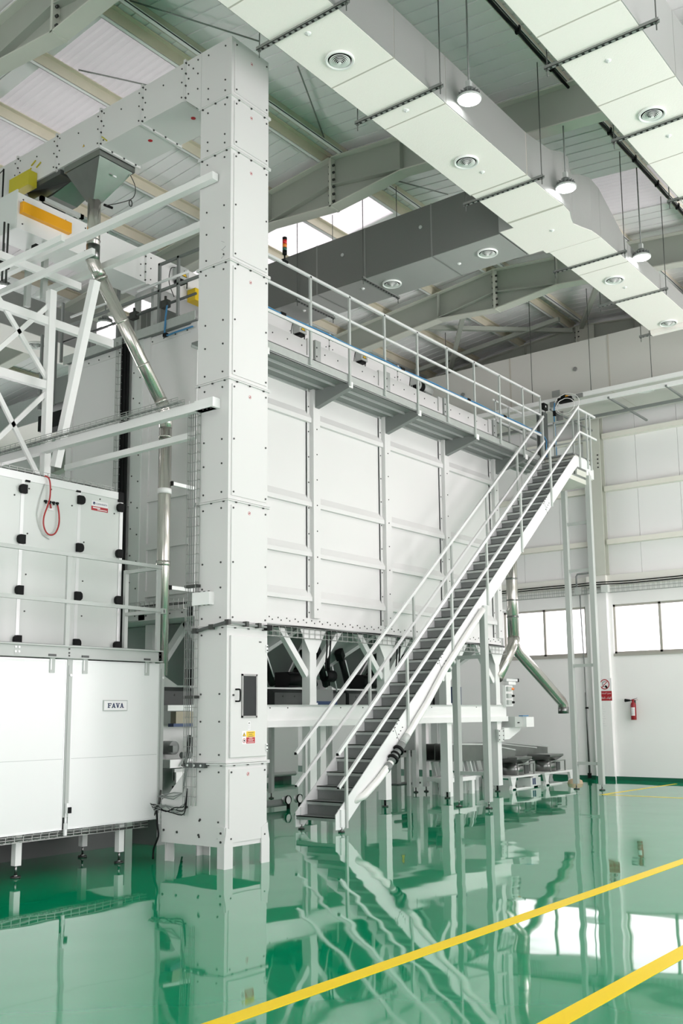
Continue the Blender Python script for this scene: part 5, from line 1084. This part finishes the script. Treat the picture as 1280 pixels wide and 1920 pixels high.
def arc(z0_, z1_, rr, mm):
    m.add([(cx + rr * math.cos(t_), cy + rr * math.sin(t_), z_) for z_ in (z0_, z1_) for t_ in A_], [(i_, i_ + 1, len(A_) + i_ + 1, len(A_) + i_) for i_ in range(len(A_) - 1)], mm)
arc(1.455, 1.64, .0632, 'sign_w')
for k in range(6): arc(1.475 + .027 * k, 1.482 + .027 * k, .0636, 'sign_g')
m.build('paper_label', fe)
m = MB().box(cx - .02, cx + .02, cy - .022, cy + .022, 1.775, 1.825, 'red').bar((cx, cy - .01, 1.825), (cx, cy - .10, 1.85), .02, .008, 'dgrey').bar((cx, cy - .01, 1.80), (cx, cy - .11, 1.81), .02, .008, 'red'); m.build('valve_handle', fe)
m = MB().cyl((cx, cy + .02, 1.80), (cx, cy + .07, 1.80), .012, 'dgrey', 10).cyl((cx, cy + .07, 1.80), (cx, cy + .19, 1.80), .02, 'black', 14, .038); m.build('horn', fe)
MB().box(XW - .03, XW - .0, cy - .03, cy + .03, 1.5, 1.8, 'dgrey').build('wall_hook', fe)
mb = MB(); wire_tray(mb, (XW - .07, YR, 4.30), (XW - .07, 9.36, 4.30), .1, .17, (-1, 0, 0), (0, 0, 1), .12); wire_tray(mb, (XW - .07, 9.92, 4.30), (XW - .07, 16, 4.30), .1, .17, (-1, 0, 0), (0, 0, 1), .12)
mb.box(XW - .30, XW - .17, 9.3, 9.46, 4.30, 4.47, 'ahu').box(XW - .30, XW - .17, 10.0, 10.12, 4.3, 4.47, 'grey'); wire_tray(mb, (XW - .18, 9.4, 4.3), (XW - .18, 10.0, 4.3), .1, .17, (-1, 0, 0), (0, 0, 1), .12)
for k in range(2): mb.tube([(XW - .14 - (.12 if 9.2 < y < 10.2 else 0), y, 4.50 + .05 * k + .012 * math.sin(y * 1.3)) for y in [YR + .6 * i for i in range(36)]], .013, 'black', 6)
tag(mb.build('cable_tray'), 'wire basket tray with two black cables along the far wall above windows', 'cable tray', 'wire cable trays')
m = MB().tube([(XW - .23, 9.70, 7.4), (XW - .23, 9.68, 6.0), (XW - .23, 9.67, 4.86), (XW - .2, 9.68, 4.80), (XW - .2, 9.95, 4.79), (XW - .2, 10.08, 4.79), (XW - .2, 10.11, 4.74), (XW - .2, 10.11, 4.45)], .022, 'grey2', 8)
tag(m.build('conduit'), 'grey conduit running down the cream column to the cable basket', 'conduit')
m = MB().tube([(XW - .06, 10.10, 4.32), (XW - .06, 10.09, 3.6), (XW - .05, 10.07, 2.6), (XW - .06, 10.06, 1.5), (XW - .05, 10.05, .8), (XW - .05, 10.04, .1)], .014, 'grey2', 8); m.tube([(XW - .05, 10.07, 2.0), (XW - .05, 10.06, .08)], .018, 'black', 8); m.box(XW - .07, XW - .03, 10.02, 10.1, .03, .14, 'black').box(XW - .08, XW - .03, 10.02, 10.08, 1.62, 1.66, 'black')
tag(m.build('down_cable'), 'dark cable hanging down the far wall behind the stair support frame', 'cable')

# ---- lit monorail track under the far duct, with cable reel
mr = thing('monorail_track', 'white twin rail track hanging below the wide far duct', 'rail', (20.3, 10, 8.05))
for x, z in ((19.95, 8.40), (19.95, 8.23)): MB().box(x - .03, x + .03, 3, 14.5, z - .045, z + .045, 'white').build('track_rail', mr)
MB().box(20.78, 20.84, 3, 12.6, 8.10, 8.16, 'grey2').build('cross_channel', mr)
for y in (4.4, 6.9, 8.15, 9.5, 10.9): MB().box(19.9, 22.1, y - .02, y + .02, 8.18, 8.22, 'grey2').build('cross_strut', mr)
for x, y in ((19.95, 9.95), (19.95, 8.55), (19.95, 7.2), (19.95, 12.2), (19.95, 5.5)): MB().cyl((x, y, 8.4), (x, y, top(y)), .008, 'rod', 6).build('rod', mr)
cr = thing('cable_reel_trolley', 'black trolley with a loop of white cable above the landing', 'trolley', (19.95, 9.1, 8.1))
m = MB().box(19.85, 20.0, 8.98, 9.3, 8.30, 8.40, 'black').box(19.85, 19.95, 9.12, 9.22, 8.38, 8.46, 'black').box(19.86, 19.9, 9.06, 9.12, 8.40, 8.43, 'yellow'); m.build('trolley_body', cr)
for y0_, y1_, z0_, z1_ in ((9.32, 9.5, 8.24, 8.36), (8.72, 8.88, 8.33, 8.42), (9.26, 9.44, 8.46, 8.6), (9.2, 9.36, 7.9, 8.1)): MB().box(19.88, 19.91, y0_, y1_, z0_, z1_, 'strut').build('stop_plate', cr)
m = MB()
for rr, c in ((.24, (19.82, 9.08, 8.22)), (.17, (19.80, 9.1, 8.18))): m.tube([(c[0] + .01 * (k % 3), c[1] + 1.25 * rr * math.cos(k * math.pi / 12), c[2] + rr * math.sin(k * math.pi / 12)) for k in range(24)], .008, 'hose', 6, True)
m.tube([(19.82, 9.36, 8.3), (19.82, 9.38, 8.0), (19.82, 9.37, 7.5), (19.82, 9.36, 6.85)], .016, 'blue', 8); m.box(19.80, 19.84, 9.34, 9.40, 8.0, 8.12, 'black'); m.build('cable_coil', cr)
# slanted cream roof column brace beyond the stairs
tag(MB().bar((21.9, 12.3, 7.0), (21.9, 13.05, 4.9), .15, .15, 'cream').build('wall_brace'), 'cream slanted brace against the far wall left of the stair top', 'brace')

# ================================================================== FLOOR MARKINGS
def line(poly, label):
    m = MB(); m.prism(poly, 2, 0, .0025, 'line'); return tag(m.build('floor_marking'), label, 'floor line', 'yellow floor lines')
line([(-3, 3.845), (20, 3.825), (20, 3.955), (-3, 3.975)], 'long yellow floor line crossing the green floor diagonally')
line([(-3, 2.44), (20, 2.44), (20, 2.57), (-3, 2.57)], 'short yellow floor line in the bottom right corner')
line([(18.5, 8.03), (21.9, 7.85), (21.9, 7.91), (18.4, 8.11)], 'thin yellow floor line running to the far wall behind the stair frame')
line([(18.42, 8.1), (18.5, 2.6), (18.58, 2.6), (18.50, 8.1)], 'thin yellow floor line crossing in front of the far wall')
